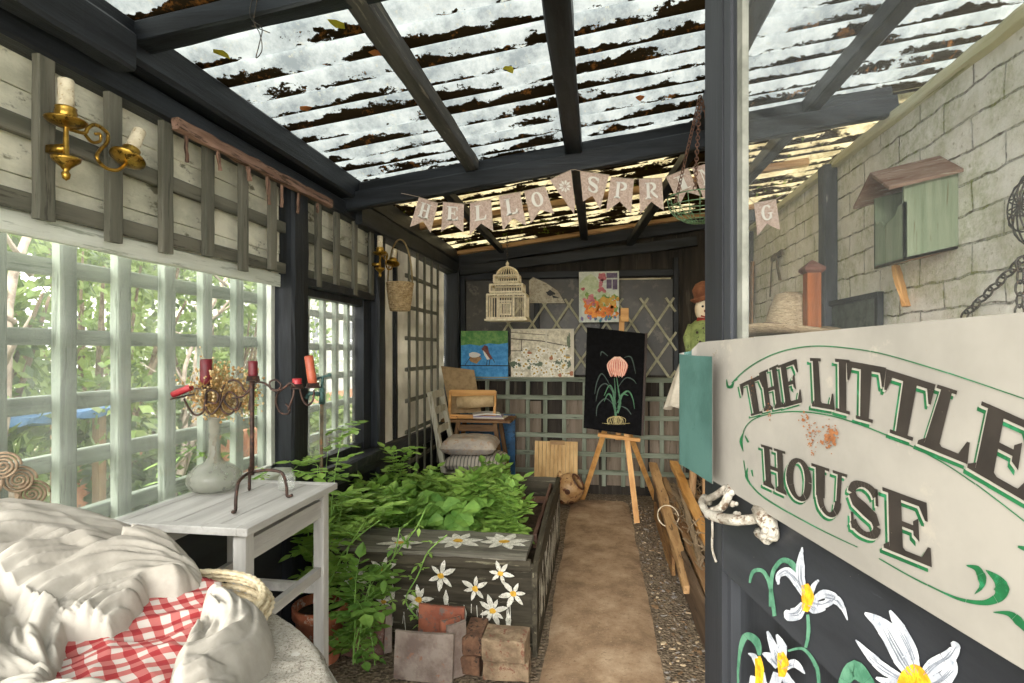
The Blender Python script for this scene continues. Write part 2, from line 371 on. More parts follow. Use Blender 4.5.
lath_trellis('faint trellis outside behind the cloudy white sheet', -1.60, [3.75, 3.95, 4.25, 4.45, 4.65, 4.85, 5.05, 5.25],
             (.95, 1.2, 1.45, 1.7, 1.95), 3.7, 5.5, .8, 2.2, tgz, tg, wv=.04, wr=.04, d=.03)
# strip of rough lath above the band
b = B(); b.rough_bar((-1.425, 1.72, 2.225), (-1.425, 2.85, 2.24), .03, .04, seg=20, j=.004)
o = b.build('wood_strip', wood('rough_strip', '#6d5244', '#9a7b6a', 'y', c3='#46362c', wear=.55)); tag(o, 'rough brown timber strip nailed along the beam above the trellis', 'timber strip')
# splintered bits hanging from it
b = B()
for k in range(7):
    y = 1.8+k*.15+rr(-.04, .04); b = B(); b.rough_bar((-1.43, y, 2.21), (-1.43, y+rr(-.02, .02), 2.21-rr(.04, .13)), rr(.008, .02), .008, up=(1, 0, 0), seg=4, j=.003); b.build('splinter', wood('rough_strip', '#6d5244', '#9a7b6a', 'z', c3='#46362c', wear=.55), o)
# ---------------------------------------------------------------- right wall: white painted brick
t = NT('painted_brick'); v = t.coords((1, 1, 1), rnd=False)
mp = t.add('ShaderNodeMapping'); mp.inputs['Rotation'].default_value = (0, 0, 0); t.link(v, mp.inputs[0])
sx = t.add('ShaderNodeSeparateXYZ'); t.link(v, sx.inputs[0]); cx = t.add('ShaderNodeCombineXYZ'); t.link(sx.outputs[1], cx.inputs[0]); t.link(sx.outputs[2], cx.inputs[1])
wob = t.add('ShaderNodeVectorMath', operation='MULTIPLY_ADD'); nn = t.add('ShaderNodeTexNoise'); nn.inputs['Scale'].default_value = 7; nn.inputs['Detail'].default_value = 6; t.link(v, nn.inputs['Vector'])
t.link(nn.outputs['Color'], wob.inputs[0]); wob.inputs[1].default_value = (.05, .045, 0); t.link(cx.outputs[0], wob.inputs[2])
br = t.add('ShaderNodeTexBrick'); t.link(wob.outputs[0], br.inputs['Vector']); br.inputs['Scale'].default_value = 1
br.inputs['Brick Width'].default_value = .37; br.inputs['Row Height'].default_value = .127; br.inputs['Mortar Size'].default_value = .006; br.inputs['Mortar Smooth'].default_value = .6
br.inputs['Color1'].default_value = (1, 1, 1, 1); br.inputs['Color2'].default_value = (.9, .9, .9, 1); br.inputs['Mortar'].default_value = (0, 0, 0, 1)
pc = t.ramp(t.noise(v, 7, 8, .7), [(.3, '#e2ddcc'), (.6, '#fdfaf0')])
pc = t.mix(t.ramp(t.noise(v, 38, 6, .7), [(.60, 0.0), (.66, .7)]), pc, '#b0a688')
gm = t.math('MULTIPLY', t.ramp(t.noise(v, 3.2, 3, .6), [(.43, 0.0), (.54, 1.0)]), t.ramp(br.outputs['Fac'], [(0., .45), (.6, 1.0)]))
gm = t.math('MULTIPLY', gm, t.ramp(t.noise(v, 26, 5, .8), [(.38, 0.0), (.6, 1.0)]))
pc = t.mix(gm, pc, '#98a04c')
crk = t.math('MULTIPLY', br.outputs['Fac'], t.ramp(t.noise(v, 7, 6, .8), [(.46, .15), (.60, .9)]))
pc = t.mix(crk, pc, '#5e5443')
hgt = t.math('SUBTRACT', t.math('MULTIPLY', t.noise(v, 30, 8, .75), .45), br.outputs['Fac'])
t.bump(hgt, 1, .03); brick = t.base(pc, .85)
b = B(); b.box((1.5, -.3, 0), (1.62, 5.75, 2.60)); S(b, 'wall_right', brick)
b = B(); b.rough_bar((1.49, -.3, 2.625), (1.49, 5.7, 2.625), .06, .05, seg=50, j=.004); S(b, 'trim_13', wood('mossy_fillet', '#c9c49a', '#dcd8b8', 'y', c3='#8a8a55'))
struct_bar('trim_14', (1.46, 3.84, 0), (1.46, 3.84, 2.62), .11, .08, mat('grey_post', '#33363b', '#4a4e53', .7, 9, c3='#8a8b88', wear=.66, stretch=(1, 1, .3)), up=(1, 0, 0))
# ---------------------------------------------------------------- back wall
b = B()
k = 0; x = -1.56
while x < 1.6:
    b.box((x, 5.70+(k % 2)*.006, 0), (min(x+.148, 1.6), 5.76, 2.42+.12*(x+1.5))); x += .15; k += 1
b.box((-1.6, 5.768, 0), (1.62, 5.79, 2.62)); S(b, 'wall_back', wood('back_boards', '#1f1b17', '#3a332b', 'z', c3='#4d463c', scale=7))
def backpanel(name, x0, z0, x1, z1, m, d=.02):
    b = B(); b.box((x0, 5.70-d, z0), (x1, 5.70, z1)); return S(b, name, m)
gl = mat('grimy_boarded_pane', '#35322d', '#4a463e', .45, 3, c3='#5d584c', bump=.1)
backpanel('window_3', -1.34, 1.20, -.62, 2.17, gl, .015); backpanel('window_4', -.58, 1.20, .03, 2.17, gl, .015); backpanel('window_5', .09, 1.20, .74, 2.15, gl, .015)
for i, (p, q, w_) in enumerate((((-1.40, 5.67, 2.21), (.8, 5.67, 2.21), .07), ((-.60, 5.67, 1.2), (-.60, 5.67, 2.2), .05), ((.06, 5.67, 1.2), (.06, 5.67, 2.2), .06),
                             ((.765, 5.66, .9), (.765, 5.66, 2.35), .05), ((-1.37, 5.67, 1.2), (-1.37, 5.67, 2.2), .05))):
    struct_bar('trim_%d' % (15+i), p, q, w_, .05, BLK('x' if i == 0 else 'z'), up=(0, 1, 0))
struct_bar('trim_20', (.03, 5.675, 2.155), (.72, 5.675, 2.155), .012, .015, mat('pale_edge', '#b9ae90', '#cfc6ab'), False)
# pale and brown boards showing behind the lower trellis
lowp = wood('grey_brown_boards', '#6b5f50', '#86786a', 'z', c3='#4d4439')
for i, (x0, x1, z0, z1) in enumerate(((-1.02, -.72, .1, .95), (-.70, -.56, .15, .93), (-.33, .02, .1, .95), (.1, .5, .1, .96), (.52, .86, .05, .97))):
    backpanel('wall_back_board.%03d' % i, x0, z0, x1, z1, lowp, .03)
# ---------------------------------------------------------------- roof
SL = .127
def rz(x): return 2.42+SL*(x+1.5)
def roof_mat(name, base1, base2, moss, ochre, thr, trans, speck):
    t = NT(name); v = t.coords((1, 1, 1), 'Object', rnd=False)
    s3 = t.add('ShaderNodeSeparateXYZ'); t.link(v, s3.inputs[0])
    ph = t.math('FRACT', t.math('DIVIDE', s3.outputs[1], .146))     # 0..1 across a corrugation
    st = t.add('ShaderNodeMapping'); st.inputs['Scale'].default_value = (.45, 1, 1); t.link(v, st.inputs[0])
    cover = t.ramp(t.noise(st.outputs[0], 5.2, 5, .65), [(.40, 0.0), (.60, 1.0)])
    rag = t.noise(v, 55, 4, .8)
    wid = t.math('ADD', t.math('MULTIPLY', cover, .34), t.math('MULTIPLY', t.math('SUBTRACT', rag, .5), .34))
    wid = t.math('ADD', wid, thr)
    m_in = t.math('MULTIPLY', t.math('GREATER_THAN', ph, t.math('SUBTRACT', .47, wid)), t.math('LESS_THAN', ph, .80))
    m_in = t.math('MULTIPLY', m_in, t.math('GREATER_THAN', wid, .03))
    mt = t.ramp(t.noise(v, 14, 6, .7), [(.4, moss), (.58, moss), (.68, ochre)])
    base = t.ramp(t.noise(v, 6, 9, .75), [(.38, base1), (.6, base2)])
    base = t.mix(t.ramp(t.noise(v, 42, 6, .8), [(.58, 0.0), (.66, speck)]), base, '#7d7b6c')
    tl = t.add('ShaderNodeBsdfTranslucent'); t.link(base, tl.inputs[0]); df = t.add('ShaderNodeBsdfDiffuse'); t.link(base, df.inputs[0])
    gs = t.add('ShaderNodeBsdfGlossy'); gs.inputs['Roughness'].default_value = .25
    m1 = t.add('ShaderNodeMixShader'); m1.inputs[0].default_value = trans; t.link(df.outputs[0], m1.inputs[1]); t.link(tl.outputs[0], m1.inputs[2])
    m1b = t.add('ShaderNodeMixShader'); m1b.inputs[0].default_value = .05; t.link(m1.outputs[0], m1b.inputs[1]); t.link(gs.outputs[0], m1b.inputs[2])
    md = t.add('ShaderNodeBsdfDiffuse'); t.link(mt, md.inputs[0])
    m2 = t.add('ShaderNodeMixShader'); t.link(m_in, m2.inputs[0]); t.link(m1b.outputs[0], m2.inputs[1]); t.link(md.outputs[0], m2.inputs[2]); t.link(m2.outputs[0], t.out.inputs[0])
    return t.m
rm1 = roof_mat('clear_corrugated_sheet', '#585e5f', '#7d8280', '#2c2419', '#8a5a2e', -.06, .82, .8)
rm2 = roof_mat('mossy_corrugated_sheet', '#6b6044', '#9c9272', '#2f2517', '#6b7a2a', .0, .85, .9)
def sheet_(name, x0, x1, y0, y1, m, dz=0):
    b = B(); ny = int((y1-y0)/.146*8); nx = 26
    for i in range(nx+1):
        x = x0+(x1-x0)*i/nx
        for j in range(ny+1):
            y = y0+(y1-y0)*j/ny; b.v.append(Vector((x, y, rz(x)+dz+.055+.024*math.cos(6.28318*y/.146)+.003*noise.noise(Vector((x*2, y*2, 0))))))
    b.f = [(i*(ny+1)+j, (i+1)*(ny+1)+j, (i+1)*(ny+1)+j+1, i*(ny+1)+j+1) for i in range(nx) for j in range(ny)]; b.mi = [0]*len(b.f)
    o = b.build(name, m, origin=(0, 0, 0), smooth=True, kind='structure'); return o
sheet_('ceiling', -1.75, 2.7, -.4, 3.42, rm1)
sheet_('ceiling_back', -1.75, 2.7, 3.30, 5.95, rm2, -.02)
# rafters across (along X, sloping) and purlins along Y
def rafter(i, y, x0, x1, w_, h_, dz, m, ): return struct_bar('trim_%d' % i, (x0, y, rz(x0)+dz), (x1, y, rz(x1)+dz), w_, h_, m)
rafter(21, 1.54, -1.46, 1.5, .07, .07, -.02, X)
rafter(22, 3.16, -1.5, 1.5, .07, .10, -.045, X)
rafter(23, 3.10, -1.5, 1.5, .06, .10, -.115, X)
rafter(24, 5.60, -1.5, 1.5, .06, .12, -.07, BLK('x'))
rafter(25, 5.50, -1.5, 1.5, .05, .06, -.0, OAK('x'))
rafter(26, 3.36, -1.6, 1.5, .10, .03, .015, OAK('x'))
rafter(33, 4.3, -1.5, 1.5, .06, .05, -.0, OAK('x'))
def purlin(i, x, y0, y1, w_, h_, dz, m): return struct_bar('trim_%d' % i, (x, y0, rz(x)+dz), (x, y1, rz(x)+dz), w_, h_, m)
purlin(27, -.70, 1.5, 3.14, .07, .08, -.02, wood('grey_beam', '#3a3a3a', '#565452', 'y', c3='#7a756c'))
purlin(28, -.125, .3, 3.14, .09, .09, -.03, Y)
purlin(29, .55, .3, 3.14, .08, .08, -.03, Y)
purlin(30, 1.10, .3, 5.6, .07, .08, -.03, Y)
purlin(31, -.95, 3.14, 5.6, .05, .06, -.03, BLK('y')); purlin(32, -.12, 3.14, 5.6, .07, .07, -.03, BLK('y'))
struct_bar('trim_34', (.56, 3.2, 2.62), (.32, 5.6, 2.50), .06, .07, BLK('y'))
struct_bar('trim_35', (-1.42, 3.2, 2.28), (-1.42, 5.6, 2.31), .05, .14, BLK('y'))
struct_bar('trim_36', (-1.38, 5.60, 2.26), (.95, 5.60, 2.50), .05, .10, BLK('x'))

# front wall behind the camera, round the open doorway
b = B(); b.box((-1.6, -.42, 0), (-.45, -.34, .85)); b.box((1.2, -.42, 0), (1.6, -.34, 2.75)); b.box((-1.6, -.42, 2.35), (1.2, -.34, 2.45)); S(b, 'wall_front', mat('black_board', '#17181a'))
b = B(); b.box((-1.62, -.35, 0), (-1.5, .22, 2.35)); S(b, 'wall_left_end', whitew)
# ================================================================ the open door with its sign
W_ = Vector((.183, -.983, 0)).normalized(); N_ = Vector((-.983, -.183, 0)).normalized(); P0 = Vector((.1913, 1.0403, 0))
def D(px, py, off=0.0):
    u = (px-512)/FP; v = (350-py)/FP; d = Vector((-sT+u*cT, cT+u*sT, v)); e = Vector((0, 0, EYE))
    t = (P0+N_*off-e).dot(N_)/d.dot(N_); q = e+d*t; return ((q-P0).dot(W_), q.z)
def DW(s, z, off=0.0): return P0+W_*s+Vector((0, 0, z))+N_*off
def dbox(b, s0, s1, z0, z1, o0, o1):
    v = [DW(s, z, o) for z in (z0, z1) for s, o in ((s0, o0), (s1, o0), (s1, o1), (s0, o1))]
    return b.add(v, [(0, 3, 2, 1), (4, 5, 6, 7), (0, 1, 5, 4), (1, 2, 6, 5), (2, 3, 7, 6), (3, 0, 4, 7)])
def painted(name, polys, m, off, parent):
    """paint lying on the door plane: every polygon is in door coordinates"""
    b = B()
    for i, p in enumerate(polys): b.add([DW(s, z, off+(i % 8)*6e-5) for s, z in p], [tuple(range(len(p)))])
    return b.build(name, m, parent)
def pxr(pts, wid, n=5, off=0.0):
    q = smooth_path([(x, y, 0) for x, y in pts], n); k = len(q)
    ws = wid if isinstance(wid, (list, tuple)) else [wid]*2
    wl = []
    for i in range(k):
        f = i/(k-1)*(len(ws)-1); a = int(min(f, len(ws)-2)); wl.append(ws[a]+(ws[a+1]-ws[a])*(f-a))
    return [[D(*p, off) for p in g] for g in ribbon([(v.x, v.y) for v in q], wl)]
sA = D(705, 300)[0]; sB = D(722, 300)[0]; sC = D(738, 300)[0]; sD = D(745, 300)[0]; sE = .86
DK = wood('door_paint', '#232427', '#35373b', 'z', c3='#4d5258', rough=.42, scale=5, bump=.2, wear=.7)
DKy = wood('door_paint', '#232427', '#35373b', 'y', c3='#4d5258', rough=.42, scale=5, bump=.2, wear=.7)
door = bpy.data.objects.new('door_1', None); COL.objects.link(door); door.location = DW(.86, 0); door['kind'] = 'structure'
b = B(); dbox(b, 0, sB, .03, 2.2, -.04, 0); dbox(b, sE-.09, sE, .03, 2.2, -.04, 0); b.build('stile', DK, door)
b = B(); dbox(b, sB, sC-.012, 1.25, 2.1, -.014, -.006); dbox(b, sB+.006, sC-.03, 1.25, 2.1, -.006, -.001); b.build('moulding', DK, door)
b = B(); dbox(b, sC-.012, sC+.006, 1.25, 2.1, -.014, -.004); b.build('glazing_bead', mat('weathered_bead', '#5c5d55', '#787870', .8, 12), door)
zr0 = D(722, 570)[1]; zr1 = D(722, 420)[1]
b = B(); dbox(b, sB, sE-.09, zr0, 1.32, -.04, -.001); b.build('lock_rail', DKy, door)
b = B(); dbox(b, sB, sE-.09, 2.1, 2.2, -.04, 0); b.build('top_rail', DKy, door)
b = B(); dbox(b, sB, sE-.09, .03, .22, -.04, 0); b.build('bottom_rail', DKy, door)
b = B(); dbox(b, sB, sE-.09, .22, zr0, -.038, -.026); dbox(b, sB, sB+.012, .22, zr0, -.03, -.010); b.build('panel', DK, door)
b = B(); dbox(b, sC, sE-.09, 1.3, 2.1, -.013, -.010); b.build('pane', glass_mat('door_glass', .05, '#d8dcdc', dscale=1.5, ior=1.22), door)
# ---------------- the sign: an enamelled sheet, its far end rolled over
sg = thing('sign', 'curved white hand-lettered house name sign fixed across the open door', 'sign', DW(.3, D(712, 475, .016)[1]))
SO = .016
enam = mat('sign_enamel', '#827e77', '#938e86', .5, 3, bump=.12, c3='#9b9489', wear=.64)
teal = mat('sign_back_teal', '#35514b', '#42605a', .7, 9, bump=.2, c3='#33544e', wear=.66, spec=.2)
zb = D(712, 480, SO)[1]; zt = D(715, 341, SO)[1]
sT1, zT1 = D(1024, 312, SO); sB1, zB1 = D(1024, 670, SO); s0_ = D(712, 400, SO)[0]
prof = []          # (s, off, ztop, zbot, mat)
s_l = D(686, 352, SO+.013)[0]; s_e = D(712, 400, SO+.026)[0]
for i in range(16):
    s = .75-(.75-0.012)*i/15; prof.append((s, SO, None, None))
for i in range(1, 9):
    q = i/8; prof.append((.012-(.012-(s_l+.004))*q, SO+.004*q*q, None, None))
for i in range(1, 9):
    a = math.pi*i/8; prof.append((s_l+.004-.011*math.sin(a), SO+.004+.011*(1-math.cos(a)), None, None))
for i in range(1, 6): prof.append((s_l+.004+(s_e-s_l-.004)*i/5, SO+.026, None, None))
topz = lambda s: zt if s > .02 else zt-.028*min(1, ((.02-s)/.05))**1.5
b = B(); L0 = len(prof); front = []
botline = lambda s: zb
for i, (s, o, _, _) in enumerate(prof):
    if i < 24: zt_ = topz(s) if i < 24 else zt; z0_ = zb+(0.0 if s > .0 else .004)
    else: zt_ = topz(s_l)+.0-.010*(i-24)/13; z0_ = zb+.010
    # top edge rises toward the hinge side as in the photograph
    k_ = max(0, s-s0_)/(sT1-s0_); zt2 = zt_+k_*(zT1-zt); z0_ += k_*(zB1-zb)
    b.v += [DW(s, z0_, o), DW(s, zt2, o), DW(s, z0_, o-.0022 if i < 24 else o-.0015), DW(s, zt2, o-.0022 if i < 24 else o-.0015)]
for i in range(L0-1):
    a = i*4; c = a+4
    roll = i >= 23
    b.f += [(a, c, c+1, a+1), (a+2, a+3, c+3, c+2), (a+1, c+1, c+3, a+3), (a, a+2, c+2, c)]
    b.mi += [1 if roll else 0, 1 if not roll else 0, 0, 0]
# on the rolled end, o grows toward the viewer: its outside is the back of the sheet
b.build('sheet', [enam, teal], sg, smooth=False)
blk = mat('lettering_black', '#241f1c', '#2e2824', .5, 30, bump=0); grn = mat('lettering_green', '#10502d', '#1a6239', .5, 20, bump=0, c3='#22714a')
wht = mat('lettering_white', '#989389', None, .5, bump=0)
A5 = lambda x, y: (700+x/3.105, 300+y/3.105); A6 = lambda x, y: (700+x/3.16, 480+y/3.16)
letters = [('T', A5, (126, 262), (196, 230), (212, 347), (148, 364)), ('H', A5, (188, 226), (246, 200), (264, 332), (203, 346)), ('E', A5, (246, 204), (306, 182), (322, 318), (264, 334)),
           ('L', A5, (346, 180), (410, 182), (424, 342), (352, 330)), ('I', A5, (424, 182), (470, 186), (470, 356), (426, 344)), ('T', A5, (460, 188), (584, 210), (562, 388), (468, 362)),
           ('T', A5, (584, 214), (738, 262), (694, 448), (566, 402)), ('L', A5, (744, 262), (862, 300), (838, 510), (680, 446)), ('E', A5, (882, 314), (1062, 392), (1030, 632), (836, 520)),
           ('H', A5, (194, 448), (268, 470), (272, 606), (202, 574)), ('O', A5, (272, 480), (352, 502), (352, 640), (272, 606)), ('U', A5, (350, 506), (462, 542), (450, 692), (354, 652)),
           ('S', A6, (462, -12), (582, 26), (588, 204), (470, 152)), ('E', A6, (582, 22), (728, 74), (740, 276), (586, 214))]
for ch, A, tl, tr, br_, bl in letters:
    black, green, white_ = [], [], []
    q = [A(*p) for p in (tl, tr, br_, bl)]; h = math.hypot(q[0][0]-q[3][0], q[0][1]-q[3][1])
    for poly in glyph(ch):
        out = []
        for x, y in poly:
            out.append(((q[3][0]*(1-x)+q[2][0]*x)*(1-y)+(q[0][0]*(1-x)+q[1][0]*x)*y, (q[3][1]*(1-x)+q[2][1]*x)*(1-y)+(q[0][1]*(1-x)+q[1][1]*x)*y))
        black.append([D(*p, SO) for p in out]); green.append([D(a-.082*h, c+.080*h, SO) for a, c in out]); white_.append([D(a-.036*h, c+.034*h, SO) for a, c in out])
    lt = painted('letter', black, blk, SO+.0016, sg); painted('letter_shadow', green, grn, SO+.0006, lt); painted('letter_edge', white_, wht, SO+.0011, lt)
class Groups(list):
    def __iadd__(s, o): s.append(o); return s
sc = Groups(); _p = pxr; pxr = lambda p, w_, n=5: _p(p, w_, n, SO)
a5 = lambda *p: [A5(*q) for q in p]; a6 = lambda *p: [A6(*q) for q in p]
sc += pxr(a5((100, 258), (150, 212), (230, 168), (330, 145), (430, 146), (560, 165), (720, 210), (860, 255), (1080, 330)), 1.1)
sc += pxr(a5((84, 246), (88, 268), (100, 268), (106, 252)), [.6, 2.4, 3.2, .6]); sc += pxr(a5((106, 252), (118, 246)), [.6, 2.])
sc += pxr(a5((134, 462), (134, 425), (150, 385), (200, 358), (300, 346), (420, 362), (560, 410), (720, 484), (860, 572), (1080, 740)), [.8, 1.2, 1.2])
sc += pxr(a5((136, 470), (128, 440), (134, 415)), [.6, 2.4, .6]); sc += pxr(a5((152, 442), (146, 430), (142, 420)), [2, 1.6, .5])
sc += pxr(a6((140, -62), (150, -10), (185, 40), (260, 90), (380, 155), (500, 212)), [.8, 1.5, .9])
sc += pxr(a5((150, 522), (146, 545), (158, 575)), [.6, 3, .6]); sc += pxr(a5((162, 528), (166, 548)), [2.2, .8])
sc += pxr(a6((568, 248), (660, 300), (760, 350), (830, 378), (900, 388), (945, 372), (958, 345), (945, 315), (908, 284)), [1.2, 1.3, 1.6, 3, 5, 10, 16, 9, .5])
sc += pxr(a6((845, 270), (880, 280), (895, 310), (895, 335), (872, 360)), [.8, 6, 9, 5, .5])
sc += pxr(a6((930, 418), (980, 422), (1010, 445), (1060, 500)), [.6, 5, 9, 2]); sc += pxr(a6((1008, 210), (1040, 220)), [2, 6])
for g_ in sc: painted('scroll_line', g_, grn, SO+.0008, sg)
pxr = _p
RU = random.Random(3)
def blotches(cx, cy, sx_, sy_, n, r0, r1):
    out = []
    for i in range(n):
        x = RU.gauss(cx, sx_); y = RU.gauss(cy, sy_); r = RU.uniform(r0, r1)
        out.append([D(x+r*RU.uniform(.5, 1.2)*math.cos(a*.9), y+r*RU.uniform(.5, 1.2)*math.sin(a*.9), SO) for a in range(7)])
    return out
rust = blotches(832, 438, 3.5, 6, 60, .5, 2.2)+blotches(807, 418, 2.5, 3, 24, .4, 1.6)+blotches(812, 442, 3, 7, 40, .3, 1.2)+blotches(822, 428, 8, 4, 30, .3, 1.1)
for g_ in (blotches(770, 412, 1, 5, 12, .3, 1), blotches(753, 385, .8, 8, 14, .2, .8)): painted('rust_stain', g_, mat('rust', '#74431f', '#93603a', .8, 60, bump=.2), SO+.0019, sg)
o = painted('rust_stain', rust, mat('rust', '#74431f', '#93603a', .8, 60, bump=.2), SO+.0019, sg); o['label'] = 'orange rust patch showing through the white enamel'
painted('stain_fleck', blotches(716, 350, 1.5, 12, 10, .3, .9)+blotches(753, 375, 1, 12, 8, .2, .7)+blotches(790, 345, 60, 14, 26, .2, .5)+blotches(880, 560, 50, 20, 18, .2, .6)+blotches(935, 430, 30, 50, 14, .2, .5), mat('fleck', '#8a7f70'), SO+.0018, sg)
# ---------------- daffodils painted on the dark paint
pw = mat('petal_paint', '#a5a9b2', '#cdd0d4', .55, 60, bump=.2, c3='#8b93a0', stretch=(1, 1, 1), wear=.6); py_ = mat('trumpet_paint', '#d98a1c', '#f2c228', .5, 70, bump=.2); pg = mat('stem_paint', '#3c6e55', '#5f8f74', .6, 30, bump=.1)
strokes = []
def petal(pts, wid, s_=True):
    if s_ and max(wid) > 6 and len(pts) > 2:
        for k in (-.28, 0, .25):
            q = [(x+k*max(wid)*1.6+RU.uniform(-2, 2), y+RU.uniform(-4, 4)) for x, y in pts]; strokes.extend(pxr(a6(*q[:-1]), [.4, max(wid)*.11, .3], 6))
    return pxr(a6(*pts), wid, 6)
pet = []
pet += petal([(338, 365), (322, 320), (320, 270), (326, 212)], [5, 9, 9, 1]); pet += petal([(332, 365), (308, 320), (280, 290), (252, 300), (250, 330)], [5, 9, 9, 6, 2])
pet += petal([(330, 390), (312, 420), (285, 425), (272, 412)], [6, 13, 13, 2]); pet += petal([(350, 385), (390, 395), (430, 372), (395, 360), (360, 380)], [4, 8, 6, 9, 5])
pet += petal([(400, 370), (435, 380), (455, 405), (470, 443)], [7, 9, 5, 1]); pet += petal([(350, 365), (362, 335), (378, 316)], [6, 5, 2]); pet += petal([(345, 395), (365, 410), (400, 408)], [7, 8, 2])
pet += petal([(258, 590), (240, 540), (215, 478)], [6, 10, 2]); pet += petal([(262, 580), (262, 530), (245, 488)], [7, 10, 2]); pet += petal([(250, 590), (225, 560), (200, 548)], [7, 9, 2])
pet += petal([(262, 600), (300, 580), (335, 612)], [6, 9, 1]); pet += petal([(250, 610), (235, 660)], [10, 12]); pet += petal([(265, 610), (290, 650)], [8, 10])
pet += petal([(190, 600), (175, 560), (155, 548)], [6, 6, 1]); pet += petal([(175, 620), (165, 660)], [8, 8]); pet += petal([(195, 610), (205, 655)], [8, 8])
pet += petal([(680, 625), (640, 560), (590, 470), (524, 420)], [10, 18, 17, 2]); pet += petal([(690, 620), (670, 540), (635, 470), (604, 412)], [9, 13, 12, 2])
pet += petal([(700, 630), (740, 590), (790, 560), (812, 530), (800, 512)], [8, 16, 15, 10, 3]); pet += petal([(660, 640), (590, 600), (545, 560), (496, 505)], [8, 11, 9, 1])
pet += petal([(700, 650), (760, 640), (800, 600), (805, 560)], [10, 18, 13, 2]); pet += petal([(650, 650), (600, 640), (560, 625)], [10, 9, 2])
pet += petal([(680, 690), (640, 760), (600, 800)], [10, 20, 3]); pet += petal([(700, 690), (740, 760), (760, 820)], [10, 20, 3])
_np = len(strokes)
ye = petal([(335, 330), (345, 372), (335, 415)], [7, 13, 6])+petal([(258, 545), (266, 580), (262, 622)], [6, 12, 6])+petal([(185, 558), (192, 600), (188, 650)], [6, 9, 7])+petal([(640, 650), (680, 612), (725, 650)], [10, 20, 10])+petal([(650, 670), (690, 640), (720, 680)], [10, 22, 10])
st = petal([(158, 325), (170, 290), (200, 288), (222, 330), (238, 430)], [2, 4, 4, 4, 4])+petal([(225, 400), (230, 300), (260, 255), (295, 268), (318, 325)], [4, 4, 5, 6, 4])+petal([(342, 425), (345, 480), (336, 530)], [3, 4, 3])
st += petal([(122, 650), (125, 560), (145, 495), (180, 510), (190, 555)], [2, 3, 7, 8, 3])+petal([(280, 540), (330, 535), (370, 590), (378, 660)], [2, 3, 4, 3])+petal([(450, 650), (490, 600), (545, 650)], [8, 20, 8])
fl = painted('stem_painting', [p for p in st], pg, .0006, door); fl = painted('daffodil_painting', pet, pw, .0010, door); painted('petal_strokes', strokes[:_np], mat('petal_grey', '#70757f', '#8b909a', .6, 60), .0013, door)['kind'] = 'stuff'; fl['label'] = 'white daffodils painted on the dark lower door'
painted('trumpet_painting', ye, py_, .0014, door)
# crusted white latch
cr = mat('crusted_white_paint', '#857d70', '#b5afa3', .5, 22, bump=1, c3='#5d4a39', wear=.57, bd=.01)
b = B()
def dp(px, py, off): s, z = D(px, py); return DW(s, z, off)
b.tube(smooth_path([dp(714, 497, .016), dp(722, 503, .034), dp(735, 513, .042), dp(748, 518, .04), dp(762, 520, .03), dp(768, 518, .012)], 6), [.006]*12+[.008]*12+[.007]*7, 8)
b.tube(smooth_path([dp(738, 487, .012), dp(742, 497, .022), dp(740, 508, .030), dp(734, 512, .04)], 5), .0065, 8)
b.tube(smooth_path([dp(736, 488, .016), dp(728, 496, .022), dp(716, 500, .020)], 5), .006, 8)
b.tube(smooth_path([dp(766, 510, .010), dp(774, 516, .016), dp(780, 527, .012), dp(778, 537, .008)], 5), [.010]*5+[.012]*5+[.009]*6, 8)
b.tube(smooth_path([dp(764, 532, .008), dp(775, 540, .010)], 4), .007, 7)
for i in range(26):
    q = RU.choice([(716, 500), (740, 492), (742, 505), (775, 520), (778, 534), (752, 517)]); b.ball(dp(q[0]+RU.uniform(-4, 4), q[1]+RU.uniform(-4, 4), RU.uniform(.010, .022)), RU.uniform(.003, .006), 4)
hd = b.build('door_handle', cr, door, smooth=True); hd['label'] = 'latch handle thick with crusted white paint'
b = B(); b.tube(smooth_path([dp(714, 512, .004), dp(716, 530, .006), dp(715, 548, .005), dp(719, 562, .005)], 6), .0022, 6); b.build('latch_cord', cr, door, smooth=True)
# hinges
b = B(); dbox(b, sE-.002, sE+.02, .3, .4, -.03, -.01); dbox(b, sE-.002, sE+.02, 1.8, 1.9, -.03, -.01); b.build('hinge', mat('dark_iron', '#2a2725', '#3b3632', .6, metal=.6), door)

# ================================================================ things along the right wall, seen through the door glass
sh = B(); sh.rough_bar((1.10, 2.45, 1.485), (1.10, 3.75, 1.485), .78, .03, seg=20); sh.bar((1.49, 2.6, 1.1), (.80, 2.6, 1.46), .05, .04); sh.bar((1.49, 3.6, 1.1), (.80, 3.6, 1.46), .05, .04)
o = sh.build('wall_shelf', OAK('y')); tag(o, 'rough timber shelf on the white brick wall, mostly hidden by the sign', 'shelf')
# bird box
bx = thing('bird_box', 'weathered pale green wooden bird box with torn front on the brick wall', 'bird box', (1.4, 2.72, 1.80))
gb = wood('pale_green_paint', '#6f7c63', '#88927a', 'z', c3='#6a6a50', rough=.75)
x0, x1, y0, y1 = 1.29, 1.498, 2.60, 2.86
zf = lambda x: 1.83+.22*(x-1.29)          # hangs a little askew
b = B()
for (ya, yb) in ((y0, y0+.012), (y1-.012, y1)):
    ym = (y0+y1)/2
    pts = [(x0, zf(x0)), (x1, zf(x1)), (x1, zf(x1)+.33), (x0, zf(x0)+.33)]
    b.add([(x, ya, z) for x, z in pts]+[(x, yb, z) for x, z in pts], [(0, 1, 2, 3), (7, 6, 5, 4), (0, 4, 5, 1), (1, 5, 6, 2), (2, 6, 7, 3), (3, 7, 4, 0)])
b.build('side_panel', gb, bx)
b = B(); ym = (y0+y1)/2; zz = zf(x0)
